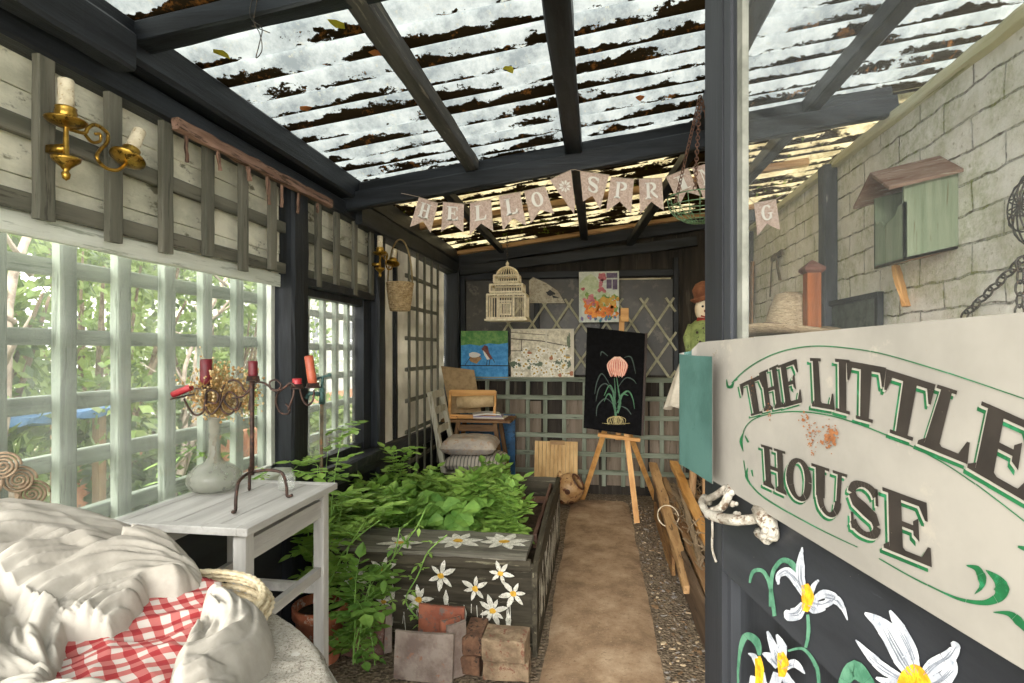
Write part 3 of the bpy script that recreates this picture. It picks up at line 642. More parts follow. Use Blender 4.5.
fp = [(y0, 0), (y1, 0), (y1, .24), (y1-.03, .20), (y1-.06, .215), (y1-.10, .17), (y1-.12, .19), (y0+.07, .21), (y0+.05, .24), (y0, .25)]
b.add([(x0, y, zz+z) for y, z in fp]+[(x0+.012, y, zz+z) for y, z in fp], [tuple(range(10)), tuple(range(10, 20))[::-1]]+[(i, i+10, (i+1) % 10+10, (i+1) % 10) for i in range(10)])
b.build('front_panel', gb, bx)
b = B(); b.add([(x0, y0, zf(x0)), (x1, y0, zf(x1)), (x1, y1, zf(x1)), (x0, y1, zf(x0)), (x0, y0, zf(x0)+.012), (x1, y0, zf(x1)+.012), (x1, y1, zf(x1)+.012), (x0, y1, zf(x0)+.012)],
               [(0, 3, 2, 1), (4, 5, 6, 7), (0, 1, 5, 4), (1, 2, 6, 5), (2, 3, 7, 6), (3, 0, 4, 7)]); b.build('base_board', OAK('x'), bx)
for sgn in (-1, 1):
    b = B(); e0 = ym+sgn*.165
    for (xa, xb) in ((x0-.075, x1),):
        za, zb_ = zf(xa), zf(xb)
        v = [(xa, ym, za+.42), (xb, ym, zb_+.42), (xb, e0, zb_+.31), (xa, e0, za+.31)]
        b.add(v+[(x, y, z+.014) for x, y, z in v], [(0, 1, 2, 3), (7, 6, 5, 4), (0, 4, 5, 1), (1, 5, 6, 2), (2, 6, 7, 3), (3, 7, 4, 0)])
    b.build('roof_board', wood('rusty_roof', '#6b4a38', '#8a7263', 'x', c3='#a39a8c', scale=14), bx)
b = B(); b.rough_bar((1.44, 2.98, 1.86), (1.47, 2.94, 1.66), .05, .02, seg=4); o = b.build('wood_sliver', PINE('z')); tag(o, 'orange splinter of wood wedged under the green bird box', 'wood piece')
# framed slate
fr = thing('picture_frame', 'black framed dark slate standing against the brick wall on the shelf', 'frame', (1.47, 3.3, 1.515))
b = B(); Ya = at(877, 300, X=1.45).y; Yb = at(828, 300, X=1.45).y; zt_ = 1.74
for p, q in (((1.46, Ya, 1.53), (1.46, Ya, zt_)), ((1.46, Yb, 1.53), (1.46, Yb, zt_)), ((1.46, Ya-.015, zt_), (1.46, Yb+.015, zt_)), ((1.46, Ya-.015, 1.53), (1.46, Yb+.015, 1.53))): b.bar(p, q, .03, .03, (1, 0, 0))
b.build('frame', BLK('y'), fr); b = B(); b.box((1.462, Ya, 1.53), (1.468, Yb, zt_)); b.build('slate', mat('slate_face', '#39413e', '#59625c', .35, 14, bump=.1, c3='#8b938a', wear=.66), fr)
# hat
p = at(784, 332, Y=2.85); hat = thing('straw_hat', 'floppy tan sun hat with a ribbon resting on the shelf', 'hat', (p.x, p.y, 1.502))
straw = mat('straw', '#8d7a5f', '#b3a083', .85, 40, bump=.8, c3='#6d5c46', stretch=(1, 1, 4))
M = Matrix.Rotation(math.radians(9), 3, 'Y')
b = B(); b.lathe([(.001, .215), (.045, .21), (.078, .19), (.094, .13), (.102, .06), (.108, .02)], (p.x+.01, p.y, 1.515), 28, M); b.build('crown', straw, hat, smooth=True)
b = B(); rings = []
for i, (r, z) in enumerate(((.108, .022), (.15, .018), (.20, .020), (.25, .045), (.252, .041), (.20, .015), (.15, .012), (.108, .014))):
    rings.append([(p.x+r*.95*math.cos(a), p.y+r*math.sin(a), 1.512+z-.10*(r-.1)*math.cos(a)*0+.02*math.sin(a*2)*(r-.1)*5) for a in [6.283*k/40 for k in range(40)]])
b.loft(rings, False); b.build('brim', straw, hat, smooth=True)
b = B(); b.lathe([(.1125, .02), (.114, .022), (.112, .05), (.109, .05)], (p.x+.006, p.y, 1.516), 28, M); b.build('ribbon', mat('hat_ribbon', '#5b4034', '#6f5142'), hat, smooth=True)
# capped post
p = at(812, 330, Y=2.72); q = thing('wooden_post', 'short orange-brown wooden post with a pyramid cap on the shelf', 'post', (p.x, p.y, 1.515))
b = B(); b.box((p.x-.03, p.y-.03, 1.515), (p.x+.03, p.y+.03, 1.80)); b.build('shaft', wood('red_wood', '#6e3a1c', '#94552a', 'z'), q, bevel=.004)
b = B(); b.lathe([(.001, .05), (.06, .012), (.062, 0), (.045, -.012)], (p.x, p.y, 1.81), 4, Matrix.Rotation(.785, 3, 'Z'), True); b.build('cap', wood('dark_red_wood', '#4e3028', '#6b463a', 'x'), q)
# old tools hanging on the brick
def bar_thing(name, label, cat, pts, w_, h_, m, group=None):
    b = B()
    for a, c in pts: b.rough_bar(a, c, w_, h_, (1, 0, 0), seg=5, j=.003)
    return tag(b.build(name, m), label, cat, group)
ta = at(751, 300, X=1.46); tb = at(751, 262, X=1.46)
bar_thing('wooden_stake', 'grey weathered stake leaning on the brick behind the hat', 'stake', [((1.46, ta.y, 1.515), (1.47, tb.y, tb.z))], .09, .02, OAK('z'))
t1 = at(776, 255, X=1.46); t2 = at(782, 290, X=1.46)
tl_ = thing('rusty_trowel', 'rusty old hand tool hanging on the brick above the hat', 'tool', (1.47, t1.y, t1.z-.2))
b = B(); b.rough_bar((1.47, t1.y-.12, t1.z), (1.47, t1.y+.14, t1.z-.01), .05, .02, (1, 0, 0)); b.build('head', mat('rusty_iron', '#4c463c', '#7d6f5a', .8, 30, bump=.6), tl_)
b = B(); b.tube([(1.465, t1.y+.12, t1.z), (1.46, t1.y+.16, t1.z-.33)], .006, 6); b.build('rod', mat('rusty_iron', '#4c463c'), tl_)
b = B(); b.loft([[(1.46+.008*s_, t1.y+dy, z) for dy, s_ in ((-.02+w0, 1), (.02-w1, 1), (.02-w1, -1), (-.02+w0, -1))] for z, w0, w1 in ((t1.z-.01, 0.0, .04), (t1.z-.10, -.02, .05), (t1.z-.22, -.10, .11))]); b.build('blade', mat('rusty_iron', '#4c463c'), tl_)
# chain builder
def chain(b, p, q, L=.035, r=.0028, w_=.010, sag=0):
    p, q = Vector(p), Vector(q); n = max(2, int((q-p).length/(L*.72)))
    for i in range(n):
        t0 = (i+.5)/n; c = p.lerp(q, t0)-Vector((0, 0, sag*4*t0*(1-t0))); d = ((q-p).normalized()-Vector((0, 0, sag*4*(1-2*t0)/(q-p).length))).normalized()
        x = d.cross(Vector((0, 0, 1)));
        if x.length < .1: x = d.cross(Vector((0, 1, 0)))
        x.normalize(); y = x.cross(d)
        if i % 2: x = y
        b.tube([c+d*(L/2*math.cos(a))+x*(w_*math.sin(a)) for a in [6.2832*k/10 for k in range(11)]], r, 5, False)
iron = mat('chain_iron', '#2d2b28', '#4c4842', .6, 40, metal=.5, c3='#6b5542')
b = B(); chain(b, at(1026, 256, X=1.44), at(962, 318, X=1.46), .055, .004, .016); tag(b.build('chain', iron, smooth=True), 'dark iron chain running slantwise down across the white brick', 'chain')
b = B(); chain(b, at(1021, 258, X=1.36), at(1019, 330, X=1.36), .05, .0035, .014); tag(b.build('chain', iron, smooth=True), 'dark iron chain hanging straight down below the wire basket at the right edge', 'chain')
pc_ = at(1040, 205, X=1.40); b = B(); R0 = .155
hb = thing('wire_basket', 'black wire hanging basket turned edge-on against the white brick', 'basket', (pc_.x, pc_.y, pc_.z-R0))
b.tube([(pc_.x+.07, pc_.y+R0*math.cos(a), pc_.z+R0*math.sin(a)) for a in [6.2832*k/28 for k in range(29)]], .005, 6, False); b.build('rim', iron, hb, smooth=True)
b = B()
for k in range(8):
    a = math.pi*k/8; b.tube([(pc_.x+.07-.13*math.sin(f), pc_.y+R0*math.cos(f)*math.cos(a), pc_.z+R0*math.cos(f)*math.sin(a)) for f in [math.pi*j/12 for j in range(13)]], .0028, 5)
for f in (.5, 1.0): b.tube([(pc_.x+.07-.13*math.sin(f), pc_.y+R0*math.cos(f)*math.cos(a), pc_.z+R0*math.cos(f)*math.sin(a)) for a in [6.2832*k/24 for k in range(25)]], .0025, 5, False)
b.build('wires', iron, hb, smooth=True)
# ================================================================ planter, plants, tiles
def leafmat(name, c1, c2, tl=.35):
    if name in _m: return _m[name]
    t = NT(name); v = t.coords((1, 1, 1)); col = t.ramp(t.noise(v, 11, 3), [(.3, c1), (.7, c2)])
    t.base(col, .45, spec=.35); tr = t.add('ShaderNodeBsdfTranslucent'); t.link(t.mix(.5, col, '#93ac4a'), tr.inputs[0])
    m = t.add('ShaderNodeMixShader'); m.inputs[0].default_value = tl; t.link(t.p.outputs[0], m.inputs[1]); t.link(tr.outputs[0], m.inputs[2]); t.link(m.outputs[0], t.out.inputs[0])
    _m[name] = t.m; return t.m
lf1 = leafmat('leaf_mid', '#54823a', '#8fb556'); lf2 = leafmat('leaf_bright', '#739e42', '#a9c868'); lf3 = leafmat('leaf_deep', '#3c6e38', '#649a50'); stm = mat('green_stem', '#6f9a45', '#8fb55c', .6, 20)
PX0, PX1, PY0, PY1, PH = -1.42, -.30, 2.65, 4.28, .465
pl = thing('planter', 'dark wooden planter box painted with white daffodils beside the sandy path', 'planter', (-.86, 3.45, 0))
dkx = wood('planter_paint', '#2b271d', '#4d473a', 'x', c3='#77725f', rough=.75, wear=.62); dky = wood('planter_paint', '#2b271d', '#4d473a', 'y', c3='#77725f', rough=.75, wear=.62)
b = B(); b.rough_bar((PX0, PY0+.012, .22), (PX1, PY0+.012, .22), .024, .42, seg=16, j=.002); b.rough_bar((PX0, PY0-.004, .425), (PX1-.01, PY0-.004, .425), .03, .05, seg=16); b.build('front_board', dkx, pl)
b = B(); b.rough_bar((PX0, PY0+.14, .462), (PX1-.03, PY0+.14, .462), .33, .022, seg=16, j=.003); lid = b.build('lid_board', wood('lid_paint', '#55524a', '#79766b', 'x', c3='#8f8b7c', wear=.6), pl)
b = B(); b.rough_bar((PX0, PY1-.012, .25), (PX1, PY1-.012, .25), .024, .46, seg=12); b.build('back_board', dkx, pl)
b = B()                                              # path side: top edge dips and is worn
nn_ = 24; prof_ = []
for i in range(nn_+1):
    q = i/nn_; y = PY0-.02+(PY1-PY0+.03)*q
    top = .40+.085*min(1, q*3.2)**.7-.02*math.sin(q*9)*(q > .3)+.004*noise.noise(Vector((y*9, 0, 0)))
    prof_.append([(PX1, y, .0), (PX1+.022+.004*noise.noise(Vector((y*5, 1, 0))), y, .0), (PX1+.022, y, top), (PX1-.004, y, top+.004)])
b.loft(prof_); b.build('side_board', dky, pl)
b = B(); b.rough_bar((PX0, PY0, .23), (PX0, PY1, .23), .024, .44, seg=10); b.build('side_board', dky, pl)
b = B(); b.rough_bar((PX1-.045, PY0+.5, .33), (PX1-.045, PY1-.03, .36), .02, .16, seg=8); b.rough_bar((PX1-.27, PY1-.2, .35), (PX1-.02, PY1-.2, .36), .12, .02, seg=4); b.build('liner_board', wood('reddish_board', '#5a4038', '#7b5d4f', 'y', c3='#8f8378'), pl)
b = B()
for i in range(25):
    for j in range(31): b.v.append(Vector((PX0+.02+(PX1-PX0-.05)*i/24, PY0+.03+(PY1-PY0-.06)*j/30, .33+.02*noise.noise(Vector((i*.4, j*.4, 0))))))
b.f = [(i*31+j, (i+1)*31+j, (i+1)*31+j+1, i*31+j+1) for i in range(24) for j in range(30)]; b.mi = [0]*len(b.f)
b.build('soil', mat('potting_soil', '#2e231a', '#4b3a2b', .95, 30, bump=.8), pl)
# painted daffodils: petals as fine shapes on the boards
RF = random.Random(11)
def flower2(cx, cy, r, n, rot=0, squash=1.0, wid=.34):
    pet, cen = [], []
    for k in range(n):
        a = rot+6.283*k/n+RF.uniform(-.2, .2); l = r*RF.uniform(.85, 1.15); ca, sa = math.cos(a), math.sin(a)
        pts = []
        for (f, w2) in ((.12, .05), (.4, wid*.5), (.7, wid*.42), (.88, wid*.2), (1, 0), (.88, -wid*.2), (.7, -wid*.42), (.4, -wid*.5), (.12, -.05)):
            x = f*l; y = w2*l*RF.uniform(.85, 1.1); pts.append((cx+(x*ca-y*sa), cy+(x*sa+y*ca)*squash))
        pet.append(pts)
    cen.append([(cx+r*.24*RF.uniform(.8, 1.2)*math.cos(6.283*k/9), cy+r*.2*RF.uniform(.8, 1.2)*math.sin(6.283*k/9)*squash) for k in range(9)])
    return pet, cen
FLATS = 1
def flat(name, polys, fn, m, parent):
    b = B()
    for i, p in enumerate(polys):
        w3 = [Vector(fn(*q)) for q in p]; n = (w3[1]-w3[0]).cross(w3[2]-w3[0])
        if n.length > 0: n.normalize(); n = n if n.dot(Vector((0, 0, EYE))-w3[0]) > 0 else -n
        b.add([v+n*((i % 9)*6e-5) for v in w3], [tuple(range(len(p)))])
    return b.build(name, m, parent)
pwt = mat('daffodil_white', '#b9b7ab', '#dedcd2', .7, 40, bump=.1, c3='#8f8c7e'); ptr = mat('daffodil_yellow', '#b98b1f', '#d9ad3a', .6, 50)
P_, Cn = [], []
for (x, y, r, n) in ((442, 574, 15, 6), (476, 587, 14, 6), (501, 572, 13, 6), (514, 592, 14, 6), (493, 609, 15, 8), (420, 598, 15, 7), (353, 575, 17, 7), (384, 568, 14, 6), (312, 602, 15, 6), (385, 600, 12, 6), (336, 615, 11, 5)):
    c = at(x, y, Y=PY0-.003); r2 = r*2.7/FP; p, q = flower2(c.x, c.z, r2, n, RF.uniform(0, 1)); fo = flat('painted_daffodil', p, lambda x, z: (x, PY0-.0225, z), pwt, pl); flat('trumpet', q, lambda x, z: (x, PY0-.0235, z), ptr, fo)
for (x, y) in ((447, 596), (454, 612), (465, 611), (509, 618), (394, 590)):
    c = at(x, y, Y=PY0-.003); P_.append([(c.x, c.z+.04), (c.x+.014, c.z), (c.x+.008, c.z-.035), (c.x-.008, c.z-.035), (c.x-.014, c.z)])
for i in range(34):
    x = RF.uniform(-1.2, -.33); z = RF.uniform(.1, .24); P_ += ribbon([(x, z), (x+RF.uniform(-.01, .01), z-RF.uniform(.04, .09))], .0035)
o = flat('bud_painting', P_, lambda x, z: (x, PY0-.022, z), pwt, pl); o['kind'] = 'stuff'
for (x, y, r, n) in ((458, 541, .10, 8), (504, 542, .10, 8), (400, 543, .09, 6), (333, 541, .09, 6)):
    c = at(x, y, Z=.476); p, q = flower2(c.x, c.y, r*1.25, n, .3, 1.0, .42); fo = flat('painted_daffodil', p, lambda x, y: (x, y, .4782), pwt, pl); flat('trumpet', q, lambda x, y: (x, y, .4787), ptr, fo)
P_ = []
for i in range(95):
    y = RF.uniform(2.68, 4.2); z = RF.uniform(.12, .42); h = RF.uniform(.03, .10); w_ = RF.uniform(.02, .06); k = RF.uniform(-.3, .3)
    P_.append([(y, z-h), (y+w_*.5+k*h*.3, z-h*.4), (y+w_*.4+k*h*.6, z+h*.3), (y+k*h, z+h), (y-w_*.4+k*h*.6, z+h*.3), (y-w_*.5+k*h*.3, z-h*.4)])
flat('petal_painting', [[(a, min(c, .375)) for a, c in p] for p in P_], lambda y, z: (PX1+.0275, y, z), pwt, pl)['kind'] = 'stuff'
# ---------------------------------------------------------------- leafy plants
def make_plant(name, label, cat, kind, h, spread, nst, seed, group=None, leafm=None, loc=(0, 0, 0)):
    q = random.Random(seed); root = thing(name, label, cat, loc, group); st, lv = B(), B()
    base = Vector(loc)
    for k in range(nst):
        a = q.uniform(0, 6.283); sp_ = q.uniform(.2, 1)*spread; hh = h*q.uniform(.55, 1.05)
        pts = [base+Vector((math.cos(a)*.01, math.sin(a)*.01, 0))]
        for i in range(1, 6):
            f = i/5; pts.append(base+Vector((math.cos(a)*sp_*f**1.3+q.uniform(-.01, .01), math.sin(a)*sp_*f**1.3+q.uniform(-.01, .01), hh*f)))
        st.tube(pts, [.004, .0036, .003, .0026, .002, .0015], 5)
        for i in range(1, 6):
            for r_ in range(3 if kind != 'round' else 2):
                d = Vector((q.uniform(-1, 1), q.uniform(-1, 1), q.uniform(-.1, .7))).normalized(); p = pts[i]
                if kind == 'tomato':              # pinnate leaf: leaflets along a rachis
                    L = q.uniform(.07, .13); st.tube([p, p+d*L*.5, p+d*L+Vector((0, 0, -.02))], .0012, 4)
                    e = p+d*L+Vector((0, 0, -.02)); lv.leaf(e, d+Vector((0, 0, -.3)), L*.62, L*.5)
                    x = d.cross(Vector((0, 0, 1))).normalized()
                    for f in (.4, .75):
                        for sg_ in (-1, 1): lv.leaf(p.lerp(e, f), (d*.6+x*sg_), L*.5, L*.4)
                elif kind == 'round':
                    L = q.uniform(.03, .062); c = p+d*q.uniform(.03, .08); st.tube([p, c], .0012, 4)
                    x = d.cross(Vector((0, 0, 1))).normalized(); n = (Vector((0, -.4, 1))+x*q.uniform(-.4, .4)+d*.3).normalized(); u = n.cross(x).normalized(); v = n.cross(u)
                    rim = [c+(u*math.cos(t_)+v*math.sin(t_))*L*(1 if k2 % 2 else .9)+n*.012*math.cos(2*t_) for k2, t_ in enumerate([6.283*j/10 for j in range(10)])]
                    lv.add([c-n*.008]+rim, [(0, 1+j, 1+(j+1) % 10) for j in range(10)])
                else:
                    L = q.uniform(.05, .10); d.z += q.uniform(-.2, .5); lv.leaf(p, d, L, L*.72)
    st.build('stem', stm, root); lv.build('foliage', leafm or lf1, root)
    return root
protos = []
specs = [('tomato', lf2, 'bright green feathery-leaved plant growing in the daffodil planter', 'feathery plants in the planter'), ('round', lf1, 'round-leaved green plant growing in the daffodil planter', 'round-leaved plants in the planter'),
         ('lance', lf1, 'narrow-leaved green plant growing in the daffodil planter', 'narrow-leaved plants in the planter')]
RP = random.Random(5); spots = []
for i in range(36):
    f = (i*.618) % 1; x = PX0+.08+(PX1-PX0-.22)*f; y = PY0+.36+(PY1-PY0-.5)*(i/35)
    x = min(x, -.56 if y < 3.4 else -.72)
    spots.append((max(x+RP.uniform(-.05, .05), -1.27), y))
for k, (kind, lm, lab, gr) in enumerate(specs):
    sub = spots[k::3]; pr = []
    for v in range(2):
        x, y = sub[v]; pr.append(make_plant('potted_plant' if False else 'leafy_plant', lab, 'plant', kind, .30 if kind != 'round' else .24, .13, 7, 20+k*3+v, gr, lm, (x, y, .33)))
    for i, (x, y) in enumerate(sub[2:]):
        c = copy_tree(pr[i % 2], (x, y, .33), (0, 0, RP.uniform(0, 6.28))); s_ = RP.uniform(.8, 1.1)*(1.0 if y < 3.5 else .78); c.scale = (s_, s_, s_*RP.uniform(.85, 1.1))
# tall seedlings near the wall
for i, (px, py, Yp, h_) in enumerate(((392, 430, 3.5, .46), (372, 450, 3.2, .26), (300, 455, 2.7, .34), (345, 440, 3.0, .28))):
    p = at(px, py, Y=Yp)
    make_plant('tall_seedling', ['slim seedling rising tallest beside the black window post', 'slender seedling below the far window sill', 'leggy tomato plant just behind the white table', 'leggy tomato plant next to the standpipe'][i], 'plant', 'tomato', h_, .09, 4, 60+i, None, lf2, (max(p.x, -1.33), Yp, .33))
# plants behind / left of the table at the wall, in pots standing on the ground
def pot(x, y, r, h, m, label, name='flower_pot'):
    o = thing(name, label, 'pot', (x, y, 0)); b = B(); b.lathe([(r*.7, 0), (r*.72, .004), (r*.95, h*.82), (r*1.05, h*.82), (r*1.06, h), (r*.96, h), (r*.9, h*.8), (r*.7, .02), (.001, .02)], (x, y, .004), 24); b.build('pot_body', m, o, smooth=True)
    b = B(); b.lathe([(.001, h*.86), (r*.93, h*.84)], (x, y, .004), 16); b.build('soil', mat('potting_soil', '#2e231a'), o); return o
terra = mat('terracotta', '#8f4f34', '#b06a4a', .85, 9, c3='#b7a595', bump=.3)
pot(-1.28, 2.46, .12, .26, terra, 'terracotta pot behind the white table holding tomato plants')
pot(-1.24, 2.20, .085, .16, mat('galvanised', '#6e716f', '#9ea19d', .4, 12, metal=.7, c3='#5a5650'), 'grey galvanised pail under the edge of the white table', 'pail')
make_plant('tomato_plant', 'tomato plant rising behind the glass bottle on the white table', 'plant', 'tomato', .80, .24, 7, 81, None, lf2, (-1.28, 2.46, .22))
make_plant('tomato_plant', 'low tomato plant spilling between the white table legs and planter', 'plant', 'tomato', .40, .16, 3, 82, None, lf1, (-1.10, 2.42, .02))
def vine(name, label, path, Yp, seed, m, nleaf=3, lsz=.06, dy=0):
    q = random.Random(seed); pts = smooth_path([at(x, y, Y=Yp-dy*i) for i, (x, y) in enumerate(path)], 5)
    root = thing(name, label, 'plant', pts[-1]); st, lv = B(), B(); st.tube(pts, .0035, 6)
    for i in range(1, len(pts), 2):
        for r_ in range(nleaf):
            d = Vector((q.uniform(-1, 1), q.uniform(-1, .3), q.uniform(-.7, .6))).normalized(); L = lsz*q.uniform(.7, 1.4)
            e = pts[i]+d*L*.8; st.tube([pts[i], e], .0012, 4); lv.leaf(e, d+Vector((0, 0, -.3)), L, L*.5)
            x = d.cross(Vector((0, 0, 1))).normalized()
            for sg_ in (-1, 1): lv.leaf(pts[i].lerp(e, .6), d*.5+x*sg_, L*.7, L*.34)
    st.build('stem', stm, root, smooth=True); lv.build('foliage', m, root); return root
vine('trailing_vine', 'pale trailing stem hanging from the planter lid over the painted daffodils', [(447, 535), (428, 552), (418, 575), (406, 598), (412, 612), (424, 622)], 2.60, 4, lf2, 1, .035)
vine('trailing_vine', 'longest trailing stem drooping from the planter down past the clay tiles', [(400, 528), (392, 560), (372, 580), (352, 596), (368, 625), (374, 655), (376, 683)], 2.56, 5, lf1, 2, .05, .02)
vine('trailing_vine', 'leafy stem sprawling from the planter toward the white table leg', [(380, 520), (350, 545), (345, 575), (335, 600), (322, 620)], 2.54, 6, lf1, 1, .05, .02)
vine('trailing_vine', 'leafy stem curling over the middle of the planter lid', [(425, 510), (415, 530), (400, 548), (385, 575), (392, 600)], 2.62, 7, lf2, 1, .04, .01)
vine('table_vine', 'tomato shoot creeping over the table behind the candelabra', [(270, 470), (255, 478), (238, 488), (228, 470), (215, 452)], 2.12, 8, lf2, 2, .045)
vine('table_vine', 'tomato shoot with drooping leaves left of the glass bottle', [(185, 505), (178, 490), (172, 470), (182, 455), (196, 447)], 1.98, 9, lf2, 2, .05)
# pink flower bud
p = at(435, 462, Y=3.9); fb = thing('pink_flower', 'small dusty pink flower head above the far planter leaves', 'flower', (p.x+.35, 4.1, .36))
p = at(490, 478, Y=4.1); fb.location = (p.x, p.y, .34)
b = B(); b.tube([(p.x, p.y, .34), (p.x, p.y, p.z)], .003, 5); b.build('stem', stm, fb)
b = B()
for k in range(14): a = k*.9; b.leaf((p.x, p.y, p.z), (math.cos(a), math.sin(a), .9+.05*k), .035, .02)
b.build('petal', mat('dusty_pink', '#a8555c', '#c98a8a'), fb)
# ---------------------------------------------------------------- tiles and bricks at the foot of the planter
tile_m = [mat('old_tile_grey', '#74645c', '#978a80', .85, 9, bump=.9, c3='#8f6a58', wear=.62), mat('old_tile_red', '#8a4f3c', '#a8674e', .85, 9, bump=.7, c3='#6e615b'), mat('old_tile_dark', '#553a32', '#7a564a', .85, 9, bump=.5, c3='#8d8078')]
def tile(x, y, w_, h_, tilt, yaw, m, label, th_=.018):
    M = Matrix.Rotation(yaw, 3, 'Z') @ Matrix.Rotation(-tilt, 3, 'X'); b = B(); rings = []
    for i in range(9):
        u = -1+2*i/8; c = .012*(1-u*u); rings.append([M @ Vector((u*w_/2+rr(-.001, .001), -c+o_, z)) for o_, z in ((0, 0), (0, h_+rr(-.002, .002)), (th_, h_), (th_, 0))])
    b.loft(rings); b.v = [v+Vector((x, y, .004)) for v in b.v]
    mz = min(v.z for v in b.v); b.v = [v-Vector((0, 0, mz-.004)) for v in b.v]
    return tag(b.build('clay_tile', m), label, 'tile')
tile(at(360, 660, Y=2.48).x, 2.50, .20, .22, .16, .05, tile_m[2], 'dark brown clay tile leaning at the left by the table leg')
tile(at(379, 660, Y=2.52).x, 2.545, .10, .21, .10, .3, tile_m[0], 'narrow grey tile edge standing right behind the dark brown tile')
tile(at(424, 660, Y=2.38).x, 2.36, .265, .20, .12, .02, tile_m[0], 'large grey-pink clay tile standing foremost in the row')
tile(at(441, 640, Y=2.55).x, 2.53, .22, .245, .08, -.04, tile_m[1], 'orange-red clay tile standing tallest at the planter foot')
tile(at(461, 650, Y=2.45).x, 2.42, .09, .225, .10, .75, tile_m[0], 'grey tile turned side-on between the big tile and the brown brick')
tile(at(455, 650, Y=2.5).x, 2.47, .10, .22, .10, .7, tile_m[1], 'reddish tile turned side-on behind the big grey-pink tile')
def brick_(c, sz, yaw, m, label):
    b = B(); M = Matrix.Rotation(yaw, 3, 'Z'); hx, hy, hz = [v/2 for v in sz]; rings = []
    for i in range(7):
        x = -hx+2*hx*i/6; rings.append([M @ Vector((x+rr(-.002, .002), a*hy+rr(-.003, .003), d*hz+hz+rr(-.003, .003))) for a, d in ((-1, -.9), (-.9, -1), (.9, -1), (1, -.9), (1, .9), (.9, 1), (-.9, 1), (-1, .9))])
    b.loft(rings); b.v = [v+Vector(c) for v in b.v]; return tag(b.build('brick', m), label, 'brick')
bm1 = mat('old_brick', '#74614c', '#a08a70', .9, 12, bump=1, c3='#7e5240', bd=.008); bm2 = mat('dark_brick', '#5e4434', '#86634b', .9, 12, bump=.8, c3='#3a2c24', bd=.008)
x = at(508, 650, Y=2.48).x
brick_((x, 2.47, .01), (.20, .14, .085), .03, bm1, 'weathered pale brick at the bottom of the two-brick pile')
brick_((x-.005, 2.46, .097), (.19, .15, .095), -.03, bm1, 'weathered pale brick on top of the two-brick pile')
x = at(474, 660, Y=2.5).x
brick_((x, 2.52, .01), (.085, .2, .08), .0, bm2, 'dark brown brick at the bottom beside the tile row'); brick_((x+.003, 2.53, .092), (.085, .2, .08), .02, bm2, 'dark brown brick on top beside the tile row')
# ---------------------------------------------------------------- timber stacked at the right of the path
RT = random.Random(2)
def plank(name, label, p, q, w_, h_, m, seg=14, j=.006, cat='plank', up=(0, 0, 1)):
    b = B(); b.rough_bar(p, q, w_, h_, up, seg, j); return tag(b.build(name, m), label, cat)
plank('edging_board', 'long dark board on edge holding back the timber stack', (.525, 2.2, .11), (.525, 5.2, .11), .03, .21, wood('edging', '#564638', '#77624e', 'y', c3='#3f352b'))
plank('edging_board', 'shorter orange-brown board leaning on the far end of the timber stack', (.485, 3.7, .06), (.50, 5.0, .07), .022, .12, wood('edging_orange', '#86623f', '#a98354', 'y', c3='#5b4531'))
tm = [OAK('y'), wood('barn_wood', '#7d6b56', '#a08c72', 'y', c3='#544637'), wood('tan_wood', '#94724c', '#b99468', 'y', c3='#6a523a')]
labs = ['split timber low against the edging board', 'grey timber in the middle of the stack', 'tan timber next to the grey one', 'dark timber at the wall side of the stack', 'timber lying highest along the stack', 'short timber nearest the door edge']
for i in range(6):
    y0 = RT.uniform(2.2, 2.8); y1 = RT.uniform(4.7, 5.2); x = .60+.08*i
    plank('timber', 'weathered '+labs[i], (x+RT.uniform(-.02, .02), y0, .18+.02*i+RT.uniform(0, .05)), (x-.03+RT.uniform(-.04, .04), y1, .22+.02*i+RT.uniform(0, .06)), RT.uniform(.05, .075), RT.uniform(.03, .05), tm[i % 3], cat='timber')
def stick(label, a, c, w_, m, r_=.0):
    b = B(); b.rough_bar(a, c, w_, w_*.7, seg=14, j=.005); return tag(b.build('half_round_pole', m), label, 'pole')
stick('peeled tan pole lying furthest left with its end raised at the trellis', at(690, 590, Y=3.2), at(653, 465, Y=5.0), .07, tm[2])
stick('peeled tan pole lying right of the other with its end raised', at(716, 560, Y=3.4), at(674, 463, Y=5.1), .065, PINE('y'))
stick('pale grey stick lying between the two peeled poles', at(700, 560, Y=3.3), at(678, 480, Y=4.9), .03, tm[1])
stick('thin cracked batten slanting across the lower timber stack', at(712, 610, Y=3.1), at(664, 478, Y=5.0), .04, tm[0])
b = B(); p = at(668, 520, Y=4.0)
b.tube([(p.x+.07*math.cos(a), 4.0+.05*math.sin(a), .30+.06*math.sin(a)) for a in [6.283*k/20 for k in range(21)]], .004, 6); tag(b.build('twine_loop', mat('pale_twine', '#b9a88c', '#d3c6ae'), smooth=True), 'pale loop of twine tied round the timber stack', 'twine')
b = B()
for i in range(420):
    x = RT.uniform(.54, 1.0); y = RT.uniform(2.4, 5.0); z = .27+.12*(x-.57)+RT.uniform(0, .03); a = RT.gauss(1.57, .5); L = RT.uniform(.04, .14)
    b.bar((x, y, z), (x+L*math.cos(a), y+L*math.sin(a), z+RT.uniform(-.01, .03)), .008, .003)
tag(b.build('bark_litter', tm[1]), 'loose bark strips and splinters covering the timber stack', 'bark', kind='stuff')
